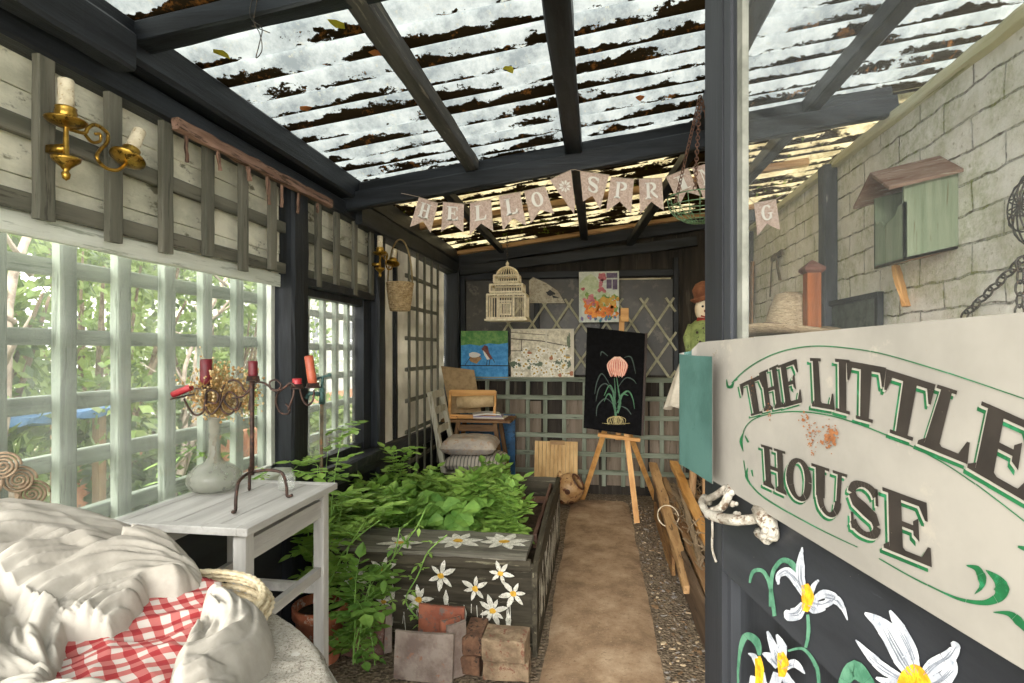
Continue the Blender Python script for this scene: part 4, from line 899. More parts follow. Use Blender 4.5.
# ================================================================ white table and what stands on it
wp = wood('white_table_paint', '#9f9d99', '#b8b7b3', 'y', c3='#938f86', rough=.55, wear=.66); wpz = wood('white_table_paint', '#9f9d99', '#b8b7b3', 'z', c3='#938f86', rough=.55, wear=.66)
TX0, TX1, TY0, TY1, TZ = -1.435, -.985, 1.465, 2.03, .94
tb = thing('side_table', 'tall white painted wooden table with slatted top by the window', 'table', ((TX0+TX1)/2, (TY0+TY1)/2, 0))
b = B()
for i in range(5):
    x0 = TX0+.03+(TX1-TX0-.06)*i/5; b.box((x0+.001, TY0+.03, TZ-.016), (x0+(TX1-TX0-.06)/5-.001, TY1-.03, TZ-.002+.0006*(i % 2)))
b.build('slatted_top', wp, tb)
b = B(); b.box((TX0, TY0, TZ-.024), (TX0+.035, TY1, TZ)); b.box((TX1-.035, TY0, TZ-.024), (TX1, TY1, TZ)); b.box((TX0+.035, TY0, TZ-.024), (TX1-.035, TY0+.035, TZ)); b.box((TX0+.035, TY1-.035, TZ-.024), (TX1-.035, TY1, TZ)); b.build('top_frame', wp, tb, bevel=.003)
for x in (TX0+.05, TX1-.045):
    for y in (TY0+.05, TY1-.045):
        b = B(); b.bar((x, y, .004), (x, y, TZ-.024), .042, .042, (1, 0, 0)); b.build('leg', wpz, tb, bevel=.003)
for x in (TX0+.05, TX1-.045):
    for z, h in ((TZ-.085, .065), (.62, .035), (.30, .035)):
        b = B(); b.bar((x, TY0+.05, z), (x, TY1-.045, z), .022, h); b.build('rail', wp, tb)
for y in (TY1-.045,):
    b = B(); b.bar((TX0+.05, y, TZ-.085), (TX1-.045, y, TZ-.085), .022, .065); b.build('rail', wp, tb)
b = B(); b.bar((TX0+.05, TY1-.045, .55), (TX1-.045, TY1-.045, .55), .022, .035); b.build('rail', wp, tb)
# candelabra
ir = mat('wrought_iron', '#2c211d', '#4a3830', .55, 30, metal=.5, bump=.3, c3='#6b4534')
cc = at(252, 498, Z=TZ); CY = cc.y
cd = thing('candelabra', 'wrought iron five-candle candelabra with curled arms on the white table', 'candelabra', (cc.x, CY, TZ))
A = lambda px, py, dy=0: at(px, py, Y=CY+dy)
zt_ = A(252, 381).z; zl = A(252, 472).z
b = B(); b.tube([(cc.x, CY, zl-.01), (cc.x, CY, zl+.1), (cc.x, CY, zt_-.06), (cc.x, CY, zt_)], [.008, .0075, .008, .009], 8); b.build('stem', ir, cd, smooth=True)
f1 = at(235, 511, Z=TZ+.006); f2 = at(288, 496, Z=TZ+.006); f3 = Vector((cc.x-.07, CY+.09, TZ+.006))
for f in (f1, f2, f3):
    top = Vector((cc.x, CY, zl)); o_ = f-top; o_.z = 0
    b = B(); b.tube(smooth_path([top, top+o_*.4+Vector((0, 0, .006)), top+o_*.78, top+o_*.9+Vector((0, 0, -.02)), f+Vector((0, 0, .03))+o_*-.04, f-o_*.02, f+o_*.12+Vector((0, 0, .003))], 5), .0055, 8); b.build('foot', ir, cd, smooth=True)
arms = [[(252, 384), (246, 392), (240, 383), (232, 380), (224, 386), (220, 398), (222, 410), (230, 414), (237, 406), (236, 396), (229, 392), (224, 399), (229, 407), (237, 410), (241, 402)],
        [(224, 396), (218, 408), (211, 414), (206, 408), (206, 394), (211, 390), (218, 394), (216, 403), (208, 402)],
        [(206, 405), (207, 393), (206, 389)],
        [(252, 388), (243, 396), (232, 398)],
        [(252, 384), (258, 382), (266, 384), (272, 389), (278, 390), (281, 385), (276, 380), (270, 382), (271, 389), (277, 391), (284, 388), (290, 383), (295, 386)],
        [(290, 384), (279, 392), (276, 402), (280, 412), (287, 414), (290, 409), (286, 404)],
        [(294, 389), (293, 397), (288, 410)], [(252, 392), (250, 400), (249, 410)],
        [(184, 399), (190, 410), (196, 415), (203, 412), (205, 402)],
        [(300, 389), (303, 400), (308, 405), (313, 400), (314, 390)]]
for k, a in enumerate(arms):
    pts = smooth_path([A(x, y, (-.03 if k in (1, 3, 8) else .03 if k in (5, 9) else .0)*min(1, i/3)) for i, (x, y) in enumerate(a)], 5)
    b = B(); b.tube(pts, .0036, 7); b.build('curled_arm', ir, cd, smooth=True)
def pan(px, py, r, dy, name='candle_cup', cup=.012):
    p = A(px, py, dy); b = B(); b.lathe([(.001, -.004), (r, -.003), (r*1.02, .001), (cup+.004, .0), (cup+.003, .014), (cup, .014), (cup, .002), (.001, .002)], p, 18); b.build(name, ir, cd, smooth=True); return p
c1 = pan(206, 388, .034, -.0, cup=.021); c2 = pan(253, 380, .022, 0, cup=.017); c3 = pan(297, 388, .022, .02, cup=.017); c4 = pan(313, 387, .026, .03, cup=.017)
p5 = A(183, 397, -.02); b = B(); b.loft([[p5+Vector((x, y*w_, z)) for x, y, z in ((x0, -1, z0+.004), (x0, -.8, z0), (x0, .8, z0), (x0, 1, z0+.004))] for x0, w_, z0 in ((-.045, .008, -.010), (-.03, .018, -.008), (.03, .018, .006), (.045, .008, .010))], True); b.build('drip_tray', ir, cd)
wax = mat('red_wax', '#54101a', '#6e1c26', .45, 14, bump=.2, spec=.4); wax2 = mat('bright_red_wax', '#8f1e24', '#a33038', .45, 14, bump=.2); wax3 = mat('orange_wax', '#8f3e26', '#a65438', .5, 14, bump=.2)
def candle(p, r, h, m, label, tilt=(0, 0), wick=True):
    M = Matrix.Rotation(tilt[0], 3, 'Y') @ Matrix.Rotation(tilt[1], 3, 'X'); o = thing('candle', label, 'candle', p)
    b = B(); b.lathe([(.0005, 0), (r, 0), (r*1.02, h*.3), (r*.98, h*.6), (r, h*.97), (r*.85, h), (r*.6, h-.004), (.0005, h-.005)], p, 16, M); b.build('wax', m, o, smooth=True)
    if wick: b = B(); q = Vector(p)+M @ Vector((0, 0, h-.006)); b.tube([q, q+M @ Vector((.001, 0, .007))], .0008, 5); b.build('wick', mat('burnt_wick', '#1c1613'), o)
    return o
candle(c1+Vector((0, 0, .003)), .0195, .098, wax, 'tall dark red candle on the left arm'); candle(c2+Vector((0, 0, .003)), .0155, .063, wax, 'short dark red candle on the centre stem')
candle(c3+Vector((0, 0, .003)), .016, .030, wax2, 'bright red burnt-down candle stub on the right arm'); candle(c4+Vector((0, 0, .004)), .015, .105, wax3, 'orange candle leaning left on the outermost right arm', (-.16, 0))
candle(p5+Vector((-.038, 0, .008)), .012, .075, wax2, 'bright red candle lying on its side in the left tray', (1.2, 0))
# glass bottle with dried flowers
vc = at(209, 490, Z=TZ); vc.x = -1.375
vs_ = thing('glass_bottle', 'dusty onion-shaped glass bottle holding dried flowers on the white table', 'vase', (vc.x, vc.y, TZ))
t = NT('dusty_bottle_glass'); v = t.coords((1, 1, 1)); dcol = t.ramp(t.noise(v, 5, 5), [(.3, '#9a9c90'), (.7, '#cfd0c6')])
df = t.add('ShaderNodeBsdfTranslucent'); t.link(dcol, df.inputs[0]); t.base(dcol, .12, spec=.6); tr_ = t.add('ShaderNodeBsdfTransparent')
mx1 = t.add('ShaderNodeMixShader'); mx1.inputs[0].default_value = .45; t.link(t.p.outputs[0], mx1.inputs[1]); t.link(df.outputs[0], mx1.inputs[2]); mx2 = t.add('ShaderNodeMixShader'); t.link(t.ramp(t.noise(v, 4, 4), [(.3, .45), (.7, .72)]), mx2.inputs[0])
t.link(mx1.outputs[0], mx2.inputs[1]); t.link(tr_.outputs[0], mx2.inputs[2]); t.link(mx2.outputs[0], t.out.inputs[0])
b = B(); b.lathe([(.001, .012), (.03, .004), (.06, .001), (.082, .012), (.093, .038), (.09, .062), (.068, .086), (.035, .104), (.022, .122), (.0195, .16), (.019, .25), (.0235, .262), (.022, .268), (.0165, .264), (.016, .16), (.018, .124), (.032, .100), (.064, .083), (.086, .060), (.089, .038), (.078, .016), (.001, .014)], (vc.x, vc.y, TZ), 32)
b.build('bottle_body', t.m, vs_, smooth=True)
dfz = thing('dried_flowers', 'bunch of dry brown seed heads standing in the glass bottle', 'flowers', (vc.x, vc.y, TZ+.12))
q = random.Random(9); st, sd = B(), B()
for k in range(46):
    a = q.uniform(0, 6.283); r_ = q.uniform(.02, .16); h = q.uniform(.34, .50)-r_*.3; x_ = vc.x+.02+r_*math.cos(a); y_ = vc.y+r_*math.sin(a)
    x_ = max(x_, -1.49); top = Vector((x_, y_, TZ+h)); s0 = Vector((vc.x+q.uniform(-.01, .01), vc.y+q.uniform(-.01, .01), TZ+.10)); nk = Vector((vc.x+q.uniform(-.008, .008), vc.y+q.uniform(-.008, .008), TZ+.25))
    st.tube(smooth_path([s0, nk, nk.lerp(top, .5)+Vector((q.uniform(-.01, .01), 0, .01)), top], 3), .0012, 4)
    for j in range(24):
        f = q.uniform(.35, 1); c = nk.lerp(top, f)+Vector((q.gauss(0, .020), q.gauss(0, .020), q.gauss(0, .020))); c.x = max(c.x, -1.51); st.tube([nk.lerp(top, f-.08), c], .0006, 3); sd.cur = j % 2
        M = Matrix.Rotation(q.uniform(0, 3), 3, 'X'); sd.ball(c, q.uniform(.003, .0055), 3, (1, 1, 1.3), M)
st.build('stem', mat('dry_stem', '#8f7443', '#b3965a'), dfz); sd.build('seed_heads', [mat('dry_seed', '#93703f', '#b98f57', scale=40), mat('dry_seed_pale', '#b49a6c', '#d3bf95', scale=40)], dfz)
# small glass jar behind the candelabra
p = at(292, 490, Z=TZ); b = B(); b.lathe([(.001, .002), (.028, .002), (.03, .01), (.03, .045), (.024, .055), (.025, .062), (.023, .062), (.022, .054), (.028, .044), (.028, .01), (.001, .006)], (p.x-.02, p.y, TZ), 20)
tag(b.build('glass_jar', glass_mat('clear_jar', .25, '#e3e8e3'), smooth=True), 'small clear glass jar beside the right foot of the candelabra', 'jar')
# standpipe
sp_ = at(321, 465, X=-1.36); sx_, sy_ = sp_.x, sp_.y; tz_ = at(321, 400, X=-1.36).z
so = thing('standpipe', 'garden water pipe with a verdigris brass tap by the black post', 'tap', (sx_, sy_, .33))
b = B(); b.tube([(sx_, sy_, .30), (sx_, sy_, .8), (sx_+.005, sy_, tz_)], .0085, 10); b.build('pipe', mat('old_pipe', '#5d5444', '#7c7059', .6, 20, metal=.4, c3='#8c5c3c'), so, smooth=True)
vg = mat('verdigris', '#3c5552', '#557672', .55, 25, metal=.5, c3='#2c3534')
b = B(); b.tube([(sx_+.005, sy_, tz_-.02), (sx_+.005, sy_, tz_+.06)], [.016, .013], 8); b.tube([(sx_+.005, sy_, tz_+.03), (sx_-.045, sy_-.03, tz_+.035), (sx_-.06, sy_-.035, tz_+.01)], .011, 8); b.tube([(sx_+.005, sy_, tz_+.06), (sx_+.01, sy_, tz_+.12)], .007, 8); b.build('tap_body', vg, so, smooth=True)
b = B(); b.tube([(sx_-.025, sy_, tz_+.105), (sx_+.045, sy_, tz_+.125)], .006, 6); b.ball((sx_+.045, sy_, tz_+.125), .01, 6); b.build('tap_handle', vg, so, smooth=True)
# ================================================================ round table heaped with cloth
TC = Vector((-.93, .52, 0)); TR = .60
rt = thing('round_table', 'round white garden table at the front left heaped with cloth', 'table', (TC.x, TC.y, 0))
rw = mat('round_table_white', '#aeaba2', '#c3c0b8', .6, 5, bump=.2, c3='#a19c90')
b = B(); b.lathe([(.001, .888), (TR-.02, .888), (TR, .892), (TR+.004, .902), (TR, .912), (TR-.012, .915), (.001, .915)], (TC.x, TC.y, 0), 72); b.build('table_top', rw, rt, smooth=True)
b = B(); b.lathe([(TR+.012, .85), (TR+.03, .85), (TR+.032, .86), (TR+.026, .872), (TR+.012, .872)], (TC.x, TC.y, 0), 72); b.lathe([(TR-.04, .846), (TR+.02, .846), (TR+.02, .86), (TR-.04, .86)], (TC.x, TC.y, 0), 72); b.build('lower_rim', rw, rt, smooth=True)
for k in range(4):
    a = .785+1.571*k; b = B(); b.tube([(TC.x+.42*math.cos(a), TC.y+.42*math.sin(a), .003), (TC.x+.36*math.cos(a), TC.y+.36*math.sin(a), .5), (TC.x+.45*math.cos(a), TC.y+.45*math.sin(a), .86)], .018, 10); b.build('leg', rw, rt, smooth=True)
def rimz(az): # heap rises toward the window at the far left
    t_ = max(0, min(1, (math.degrees(az)-66)/58)); t_ = t_*t_*(3-2*t_); e_ = max(0, min(1, (math.degrees(az)-150)/60)); return .18*t_*(1-e_)
GC = at(135, 650, Z=.96); 
def base_h(x, y):
    dx, dy = x-TC.x, y-TC.y; r = math.hypot(dx, dy); az = math.atan2(dy, dx) % 6.2832
    return .925+rimz(az)*min(1, r/.5)**1.6+.035*max(0, 1-r/.6)
def ridge(v): return (1-abs(noise.noise(v))*2.0)
def fold(x, y):
    dx, dy = x-GC.x, y-GC.y; r = math.hypot(dx, dy); a = math.atan2(dy, dx)
    w1 = noise.noise(Vector((x*2.5, y*2.5, 7)))*.05; w2 = noise.noise(Vector((x*5, y*5, 17)))*.02
    rr_ = r+w1+w2+.03*a
    bw = lambda v: min(1, abs(noise.noise(v))*3.2)**.75
    q_ = a*(r+.25)
    h = .026*bw(Vector((rr_*7, q_*1.3, 0)))+.020*bw(Vector((rr_*17, q_*1.5, 4)))+.0135*bw(Vector((rr_*38, q_*2.0, 9)))+.0060*bw(Vector((rr_*85, q_*3, 2)))
    return h
# gingham outline, in the frame of the table top
def poly_in(p, poly):
    c = False; j = len(poly)-1
    for i in range(len(poly)):
        if (poly[i][1] > p[1]) != (poly[j][1] > p[1]) and p[0] < (poly[j][0]-poly[i][0])*(p[1]-poly[i][1])/(poly[j][1]-poly[i][1])+poly[i][0]: c = not c
        j = i
    return c
GP = [at(x, y, Z=.965) for x, y in ((50, 720), (58, 683), (66, 645), (112, 640), (128, 628), (150, 605), (178, 600), (192, 592), (205, 588), (204, 612), (190, 640), (172, 683), (165, 720))]
GP = [(p.x, p.y) for p in GP]
def inset(p, poly):  # signed distance-ish to outline
    d = 9
    for i in range(len(poly)):
        a, c = Vector(poly[i]), Vector(poly[(i+1) % len(poly)]); ab = c-a; t_ = max(0, min(1, (Vector(p)-a).dot(ab)/ab.dot(ab))); d = min(d, (Vector(p)-a-ab*t_).length)
    return -d if poly_in(p, poly) else d
def field(name, m, fn, keep, x0, x1, y0, y1, n, parent=None):
    b = B(); idx = {}; nx = int((x1-x0)*n); ny = int((y1-y0)*n)
    for i in range(nx+1):
        for j in range(ny+1):
            x = x0+(x1-x0)*i/nx; y = y0+(y1-y0)*j/ny
            if keep(x, y): idx[(i, j)] = len(b.v); b.v.append(Vector((x, y, fn(x, y))))
    for i in range(nx):
        for j in range(ny):
            k = [(i, j), (i+1, j), (i+1, j+1), (i, j+1)]
            if all(q_ in idx for q_ in k): b.f.append(tuple(idx[q_] for q_ in k)); b.mi.append(0)
    o = b.build(name, m, parent, smooth=True)
    md = o.modifiers.new('thick', 'SOLIDIFY'); md.thickness = .002; md.offset = -1
    return o
def cloth_R(az):
    d = math.degrees(az) % 360
    if d < 30: return .50+.02*math.sin(az*9)
    if d < 75: return .50+.06*(d-30)/45+.02*math.sin(az*9)
    if d < 100: return .56+.06*(d-75)/25+.02*math.sin(az*9)*(100-d)/25
    return .62
def cloth_z(x, y):
    dx, dy = x-TC.x, y-TC.y; r = math.hypot(dx, dy); az = math.atan2(dy, dx) % 6.2832; R_ = cloth_R(az); e = max(0, min(1, (R_-r)/.05))
    g = inset((x, y), GP); k = max(0, min(1, (g+.012)/.06)); k = k*(2-k); sink = .045*max(0, min(1, (.006-g)/.02)); smooth_side = max(0, min(1, (r-.44)/.08)) if 92 < math.degrees(az) < 200 else 0
    f = fold(x, y)*(1-.85*smooth_side)+.004*noise.noise(Vector((x*30, y*30, 0)))
    return base_h(x, y)*(1 if e > 0 else 1)+(f+.020)*min(k+.25, 1)*(e**.5)+.004-sink-.05*max(0, min(1, (r-R_+.012)/.03))*(1 if r < TR else 1)
muslin = mat('cream_muslin', '#8f8a80', '#a5a096', .9, 6, bump=.25, c3='#b3ab9b', wear=.7, bd=.002)
lace = field('lace_tablecloth', mat('lace_cream', '#a29c90', '#b5b0a4', .9, 70, bump=1, c3='#7d766a', wear=.56), lambda x, y: .9165+.004*ridge(Vector((x*18, y*18, 0)))*min(1, max(0, TR+.014-math.hypot(x-TC.x, y-TC.y))/.05)-max(0, math.hypot(x-TC.x, y-TC.y)-TR)*1.2, lambda x, y: math.hypot(x-TC.x, y-TC.y) < TR+.012+.008*abs(math.sin(14*math.atan2(y-TC.y, x-TC.x))), -1.48, -.28, .0, 1.16, 130)
tag(lace, 'cream lace-edged cloth spread flat under the heap on the round table', 'tablecloth')
mu = field('muslin_cloth', muslin, cloth_z, lambda x, y: math.hypot(x-TC.x, y-TC.y) < cloth_R(math.atan2(y-TC.y, x-TC.x) % 6.2832)+.018 and inset((x, y), GP) > -.018 and x > -1.485, -1.49, -.3, .0, 1.16, 300)
tag(mu, 'crumpled off-white muslin cloth heaped in deep folds over the round table', 'cloth')
t = NT('gingham'); v = t.add('ShaderNodeTexCoord'); mp = t.add('ShaderNodeMapping'); t.link(v.outputs['Object'], mp.inputs[0]); mp.inputs['Rotation'].default_value = (0, 0, .62)
nz = t.add('ShaderNodeTexNoise'); nz.inputs['Scale'].default_value = 9; t.link(v.outputs['Object'], nz.inputs['Vector']); ma = t.add('ShaderNodeVectorMath', operation='MULTIPLY_ADD'); t.link(nz.outputs['Color'], ma.inputs[0]); ma.inputs[1].default_value = (.03, .03, 0); t.link(mp.outputs[0], ma.inputs[2])
s3 = t.add('ShaderNodeSeparateXYZ'); t.link(ma.outputs[0], s3.inputs[0]); P2 = .030
fa = t.math('GREATER_THAN', t.math('FRACT', t.math('DIVIDE', s3.outputs[0], P2)), .5); fb_ = t.math('GREATER_THAN', t.math('FRACT', t.math('DIVIDE', s3.outputs[1], P2)), .5)
gc = t.ramp(t.math('MULTIPLY', t.math('ADD', fa, fb_), .5), [(.0, '#b5aca5'), (.5, '#a45a56'), (1.0, '#8a2024')]); t.bump(t.noise(v.outputs['Object'], 220, 2), .2, .001); gin = t.base(gc, .9)
gh = field('gingham_cloth', gin, lambda x, y: base_h(x, y)+.010+.014*ridge(Vector(((x-y)*12+noise.noise(Vector((x*6, y*6, 3))), (x+y)*3, 1)))*max(0, min(1, (x-(-.98))/.08))+.010*ridge(Vector(((x+y)*9, (x-y)*4, 6))), lambda x, y: inset((x, y), GP) < .035, -1.3, -.4, .2, 1.1, 240)
tag(gh, 'red and white gingham cloth showing between folds of the muslin', 'cloth')
# woven rim
b = B(); wc = at(272, 592, Z=.95); wk = Vector((wc.x-.14, wc.y-.14, 0)); R1 = .19
for i in range(14):
    b2 = i/13
wr = B()
for s_ in range(5):
    for ph in (0, 1):
        rr_ = R1-.012*abs(s_-2)*.6; z_ = .925+.011*s_
        wr.tube([(wk.x+(rr_+.004*math.sin(26*a+3.1416*(s_+ph)))*math.cos(a), wk.y+(rr_+.004*math.sin(26*a+3.1416*(s_+ph)))*math.sin(a), z_) for a in [-.5+2.6*k/90 for k in range(91)]], .005, 5)
wicker = mat('wicker', '#a58b62', '#c9b088', .75, 40, bump=.4, c3='#7d6546'); pwk = mat('pale_wicker', '#b5a584', '#cfc2a4', .8, 40, bump=.4)
tag(wr.build('wicker_tray', pwk, smooth=True), 'pale woven wicker tray edge poking out from under the muslin cloth', 'tray')
# coiled rope ornament at the left window edge
RO = thing('coiled_ornament', 'three brown rope spirals on stalks at the left edge before the window', 'ornament', (at(20, 500, X=-1.44).x, at(20, 500, X=-1.44).y, .94))
rope = mat('rope', '#7d6a55', '#a08b72', .85, 60, bump=.6)
for (px, py, R_) in ((3, 466, 11), (19, 480, 11), (32, 494, 11)):
    c = at(px, py, X=-1.42); d_ = (Vector((0, 0, EYE))-c).length; r_ = R_*d_/FP*.93; ux = Vector((.75, .66, 0)); uz = Vector((0, 0, 1)); b = B()
    b.tube([c+ux*(r_*(1-t_)*math.cos(t_*26))+uz*(r_*(1-t_)*math.sin(t_*26)) for t_ in [k/130*.97 for k in range(131)]], r_*.095, 6); b.build('spiral', rope, RO, smooth=True)
    b = B(); b.tube([c-uz*r_, c-uz*(r_+.03)-ux*.01, Vector((c.x, c.y, .93))], .005, 6); b.build('stalk', rope, RO, smooth=True)
# ================================================================ sconces, hanging basket, bunting
brass = mat('aged_brass', '#8a6a2a', '#c09a48', .3, 18, metal=.95, bump=.15, c3='#5b4620'); tubew = mat('candle_tube', '#c4b79c', '#ddd2ba', .7, 30, bump=.3, c3='#a8906a')
q0 = lambda px, py, dx=0: at(px, py, X=-1.40+dx)
b0 = q0(66, 160)
sc1 = thing('wall_sconce', 'large brass two-candle wall light on the trellis at the top left', 'wall light', b0, 'brass wall lights')
b = B(); b.lathe([(.001, -.055), (.008, -.05), (.011, -.038), (.006, -.03), (.012, -.02), (.032, -.002), (.034, .006), (.012, .002), (.007, .02), (.006, .09)], b0-Vector((0, 0, .0)), 20); b.bar(b0+Vector((-.055, 0, .03)), b0+Vector((0, 0, .03)), .02, .02); b.build('bracket', brass, sc1, smooth=True)
def cup(c, M=None):
    b = B(); b.lathe([(.006, -.012), (.02, -.010), (.036, -.004), (.047, .004), (.048, .008), (.035, .003), (.018, .0), (.019, .006), (.024, .014), (.026, .026), (.023, .036), (.025, .040), (.021, .042), (.019, .028), (.001, .026)], c, 24, M); b.build('candle_cup', brass, sc1, smooth=True)
    b = B(); p_ = [(.0185, .03), (.0185, .062), (.0178, .098), (.0186, .112), (.017, .116), (.010, .114), (.001, .113)]; b.lathe([(.001, .03)]+p_, c, 18, M); b.build('candle_tube', tubew, sc1, smooth=True)
l0 = q0(66, 123); cup(l0); r0_ = q0(127, 160, .02); MT = Matrix.Rotation(math.radians(-24), 3, 'X'); cup(r0_, MT)
b = B(); b.tube(smooth_path([q0(66, 128), q0(84, 133), q0(88, 128), q0(96, 125), q0(107, 133), q0(107, 142), q0(100, 150), q0(97, 158, .01), q0(106, 168, .01), q0(118, 170, .02), q0(127, 163, .02)], 6), .0052, 8); b.build('arm', brass, sc1, smooth=True)
b = B(); b.tube(smooth_path([q0(84, 133), q0(92, 142), q0(100, 141), q0(100, 134), q0(95, 134)], 6), [.0045]*12+[.004]*13, 8); b.build('scroll', brass, sc1, smooth=True)
sc2 = copy_tree(sc1, (-1.40, at(380, 268, X=-1.40).y, at(380, 272, X=-1.40).z+.02)); sc2['label'] = 'small-looking brass two-candle wall light behind the wicker basket'
# wicker hanging basket
p = at(400, 311, Y=3.72); wb = thing('wicker_basket', 'small round wicker basket with a tall hoop handle hanging on the left wall', 'basket', (p.x, 3.72, p.z))
b = B(); H_, R_b, R_t = .185, .062, .088
for s_ in range(17):
    f = s_/16; r_ = R_b+(R_t-R_b)*f**.8
    b.tube([(p.x+(r_+.004*math.sin(20*a+3.14159*s_))*math.cos(a), 3.72+(r_+.004*math.sin(20*a+3.14159*s_))*math.sin(a), p.z+.006+H_*f) for a in [6.2832*k/60 for k in range(61)]], .0062, 5, False)
b.build('woven_body', wicker, wb, smooth=True)
b = B(); b.lathe([(.001, 0), (R_b, 0), (R_b, .006), (.001, .006)], (p.x, 3.72, p.z), 20); b.build('bottom', wicker, wb)
b = B()
for o_ in (0, .0): b.tube([(p.x+R_t*math.cos(a), 3.72, p.z+H_+.31*math.sin(a)) for a in [3.14159*k/24 for k in range(25)]], .006, 6)
b.build('handle', mat('pale_cane', '#a08a62', '#c4b084'), wb, smooth=True)
# bunting
YB = 3.02; pink = mat('hessian', '#b89f92', '#d3bdb0', .9, 90, bump=.3, c3='#a58b7c'); wlt = mat('bunting_white', '#e9e4dc')
bt = thing('bunting', 'pale pink hessian flag bunting with white letters strung along the roof beam', 'bunting', (at(560, 170, Y=YB).x, YB, at(560, 170, Y=YB).z))
# (letter, top-left, top-right, bottom-left, bottom-right)
fl_ = [('H', (419, 197), (438, 203), (410, 227), (431, 233)), ('E', (443, 202), (464, 204), (441, 232), (463, 232)), ('L', (470, 203), (491, 199), (470, 235), (493, 231)), ('L', (499, 196), (520, 192), (503, 231), (526, 225)), ('O', (524, 191), (545, 186), (531, 223), (554, 214)),
       ('*', (550, 180), (571, 170), (566, 214), (583, 196)), ('S', (580, 171), (609, 175), (583, 202), (600, 209)), ('P', (611, 177), (634, 179), (606, 211), (631, 213)), ('R', (639, 179), (662, 178), (640, 214), (664, 210)),
       ('I', (666, 177), (688, 168), (680, 205), (700, 196)), ('N', (692, 168), (712, 162), (704, 200), (724, 192)), ('G', (754, 203), (776, 199), (757, 236), (780, 230))]
PB = lambda x, y, dy=0: at(x, y, Y=YB)+Vector((0, -dy, 0))
b = B(); b.tube(smooth_path([at(400, 193, Y=3.075)]+[PB(*t_, .001) for f in fl_ for t_ in (f[1], f[2])]+[at(800, 185, Y=3.075)], 2), .0018, 5); b.build('string', mat('bunting_string', '#a08f7c'), bt)
def bil(q, x, y): return tuple((q[2][i]*(1-x)+q[3][i]*x)*(1-y)+(q[0][i]*(1-x)+q[1][i]*x)*y for i in (0, 1))
for ch, *q in fl_:
    b = B(); nx = 6; notch = .30
    cols = []
    for i in range(nx+1):
        x = i/nx; yb = notch*(1-abs(2*x-1)) if ch != '*' else .0
        cols.append([PB(*bil(q, x, 1-(1-yb)*j/5), .008*math.sin(x*5+ord(ch))*(j/5)) for j in range(6)])
    if ch == '*':
        cols = [[PB(q[0][0]+(q[1][0]-q[0][0])*x+((q[2][0]+q[3][0])/2-(q[0][0]+q[1][0])/2+(.5-x)*20)*j/5*1.0, q[0][1]+(q[1][1]-q[0][1])*x+34*(j/5)) for j in range(6)] for x in [i/nx for i in range(nx+1)]]
    for i in range(nx):
        for j in range(5): b.quad(cols[i][j], cols[i][j+1], cols[i+1][j+1], cols[i+1][j])
    fo = b.build('flag', pink, bt); md = fo.modifiers.new('thick', 'SOLIDIFY'); md.thickness = .0015
    b = B()
    if ch == '*':
        c = (565, 187)
        for k in range(9):
            a = 6.283*k/9; b.add([PB(c[0]+r_*math.cos(a+d_), c[1]+r_*math.sin(a+d_), .014) for r_, d_ in ((1.2, 0), (4.5, -.28), (6.6, 0), (4.5, .28))], [(0, 1, 2, 3)])
    else:
        for poly in glyph(ch):
            b.add([PB(*bil(q, .24+.52*x, .38+.48*y), .013) for x, y in poly], [tuple(range(len(poly)))])
    b.build('white_letter' if ch != '*' else 'white_flower', wlt, fo)
# hanging wire basket by the door stile
c = at(700, 198, Y=2.75); rB = .15; wb2 = thing('hanging_basket', 'green plastic coated wire hanging basket on rusty chains by the door edge', 'basket', c)
gw = mat('green_wire', '#4c6e4a', '#71906a', .5, 40, c3='#5a4633')
b = B(); b.tube([(c.x+rB*math.cos(a), c.y+rB*math.sin(a), c.z) for a in [6.2832*k/36 for k in range(37)]], .003, 5, False)
for k in range(9):
    a0 = 6.2832*k/18; b.tube([(c.x+rB*math.cos(t_)*math.cos(a0), c.y+rB*math.cos(t_)*math.sin(a0), c.z-.12*math.sin(t_)) for t_ in [3.14159*j/16 for j in range(17)]], .002, 5)
for h_ in (.35, .75, 1.1): b.tube([(c.x+rB*math.cos(h_)*math.cos(a), c.y+rB*math.cos(h_)*math.sin(a), c.z-.12*math.sin(h_)) for a in [6.2832*k/32 for k in range(33)]], .002, 5, False)
b.build('wires', gw, wb2, smooth=True)
rc = mat('rusty_chain', '#5b3f33', '#7e5c4c', .8, 60, metal=.2); tp = Vector((c.x+.0, c.y, rz(c.x)-.02))
for k in range(3):
    a = 2.3+2.094*k; b = B(); chain(b, (c.x+rB*math.cos(a), c.y+rB*math.sin(a), c.z), tp, .026, .0024, .008); b.build('chain', rc, wb2, smooth=True)
# wire loop hanging from the near rafter
p = at(256, 0, Y=1.50); b = B(); b.tube(smooth_path([p+Vector((0, 0, .03)), at(250, 8, Y=1.5), at(252, 20, Y=1.5), at(262, 28, Y=1.5), at(259, 45, Y=1.5), at(256, 58, Y=1.5), at(262, 50, Y=1.5), at(260, 34, Y=1.49), at(254, 22, Y=1.49), at(256, 6, Y=1.49), p+Vector((.01, 0, .03))], 5), .0014, 5)
b.tube([at(252, 26, Y=1.49), at(270, 33, Y=1.5)], .0014, 5); tag(b.build('bent_wire', iron, smooth=True), 'thin bent wire loop dangling from the nearest roof rafter', 'wire')
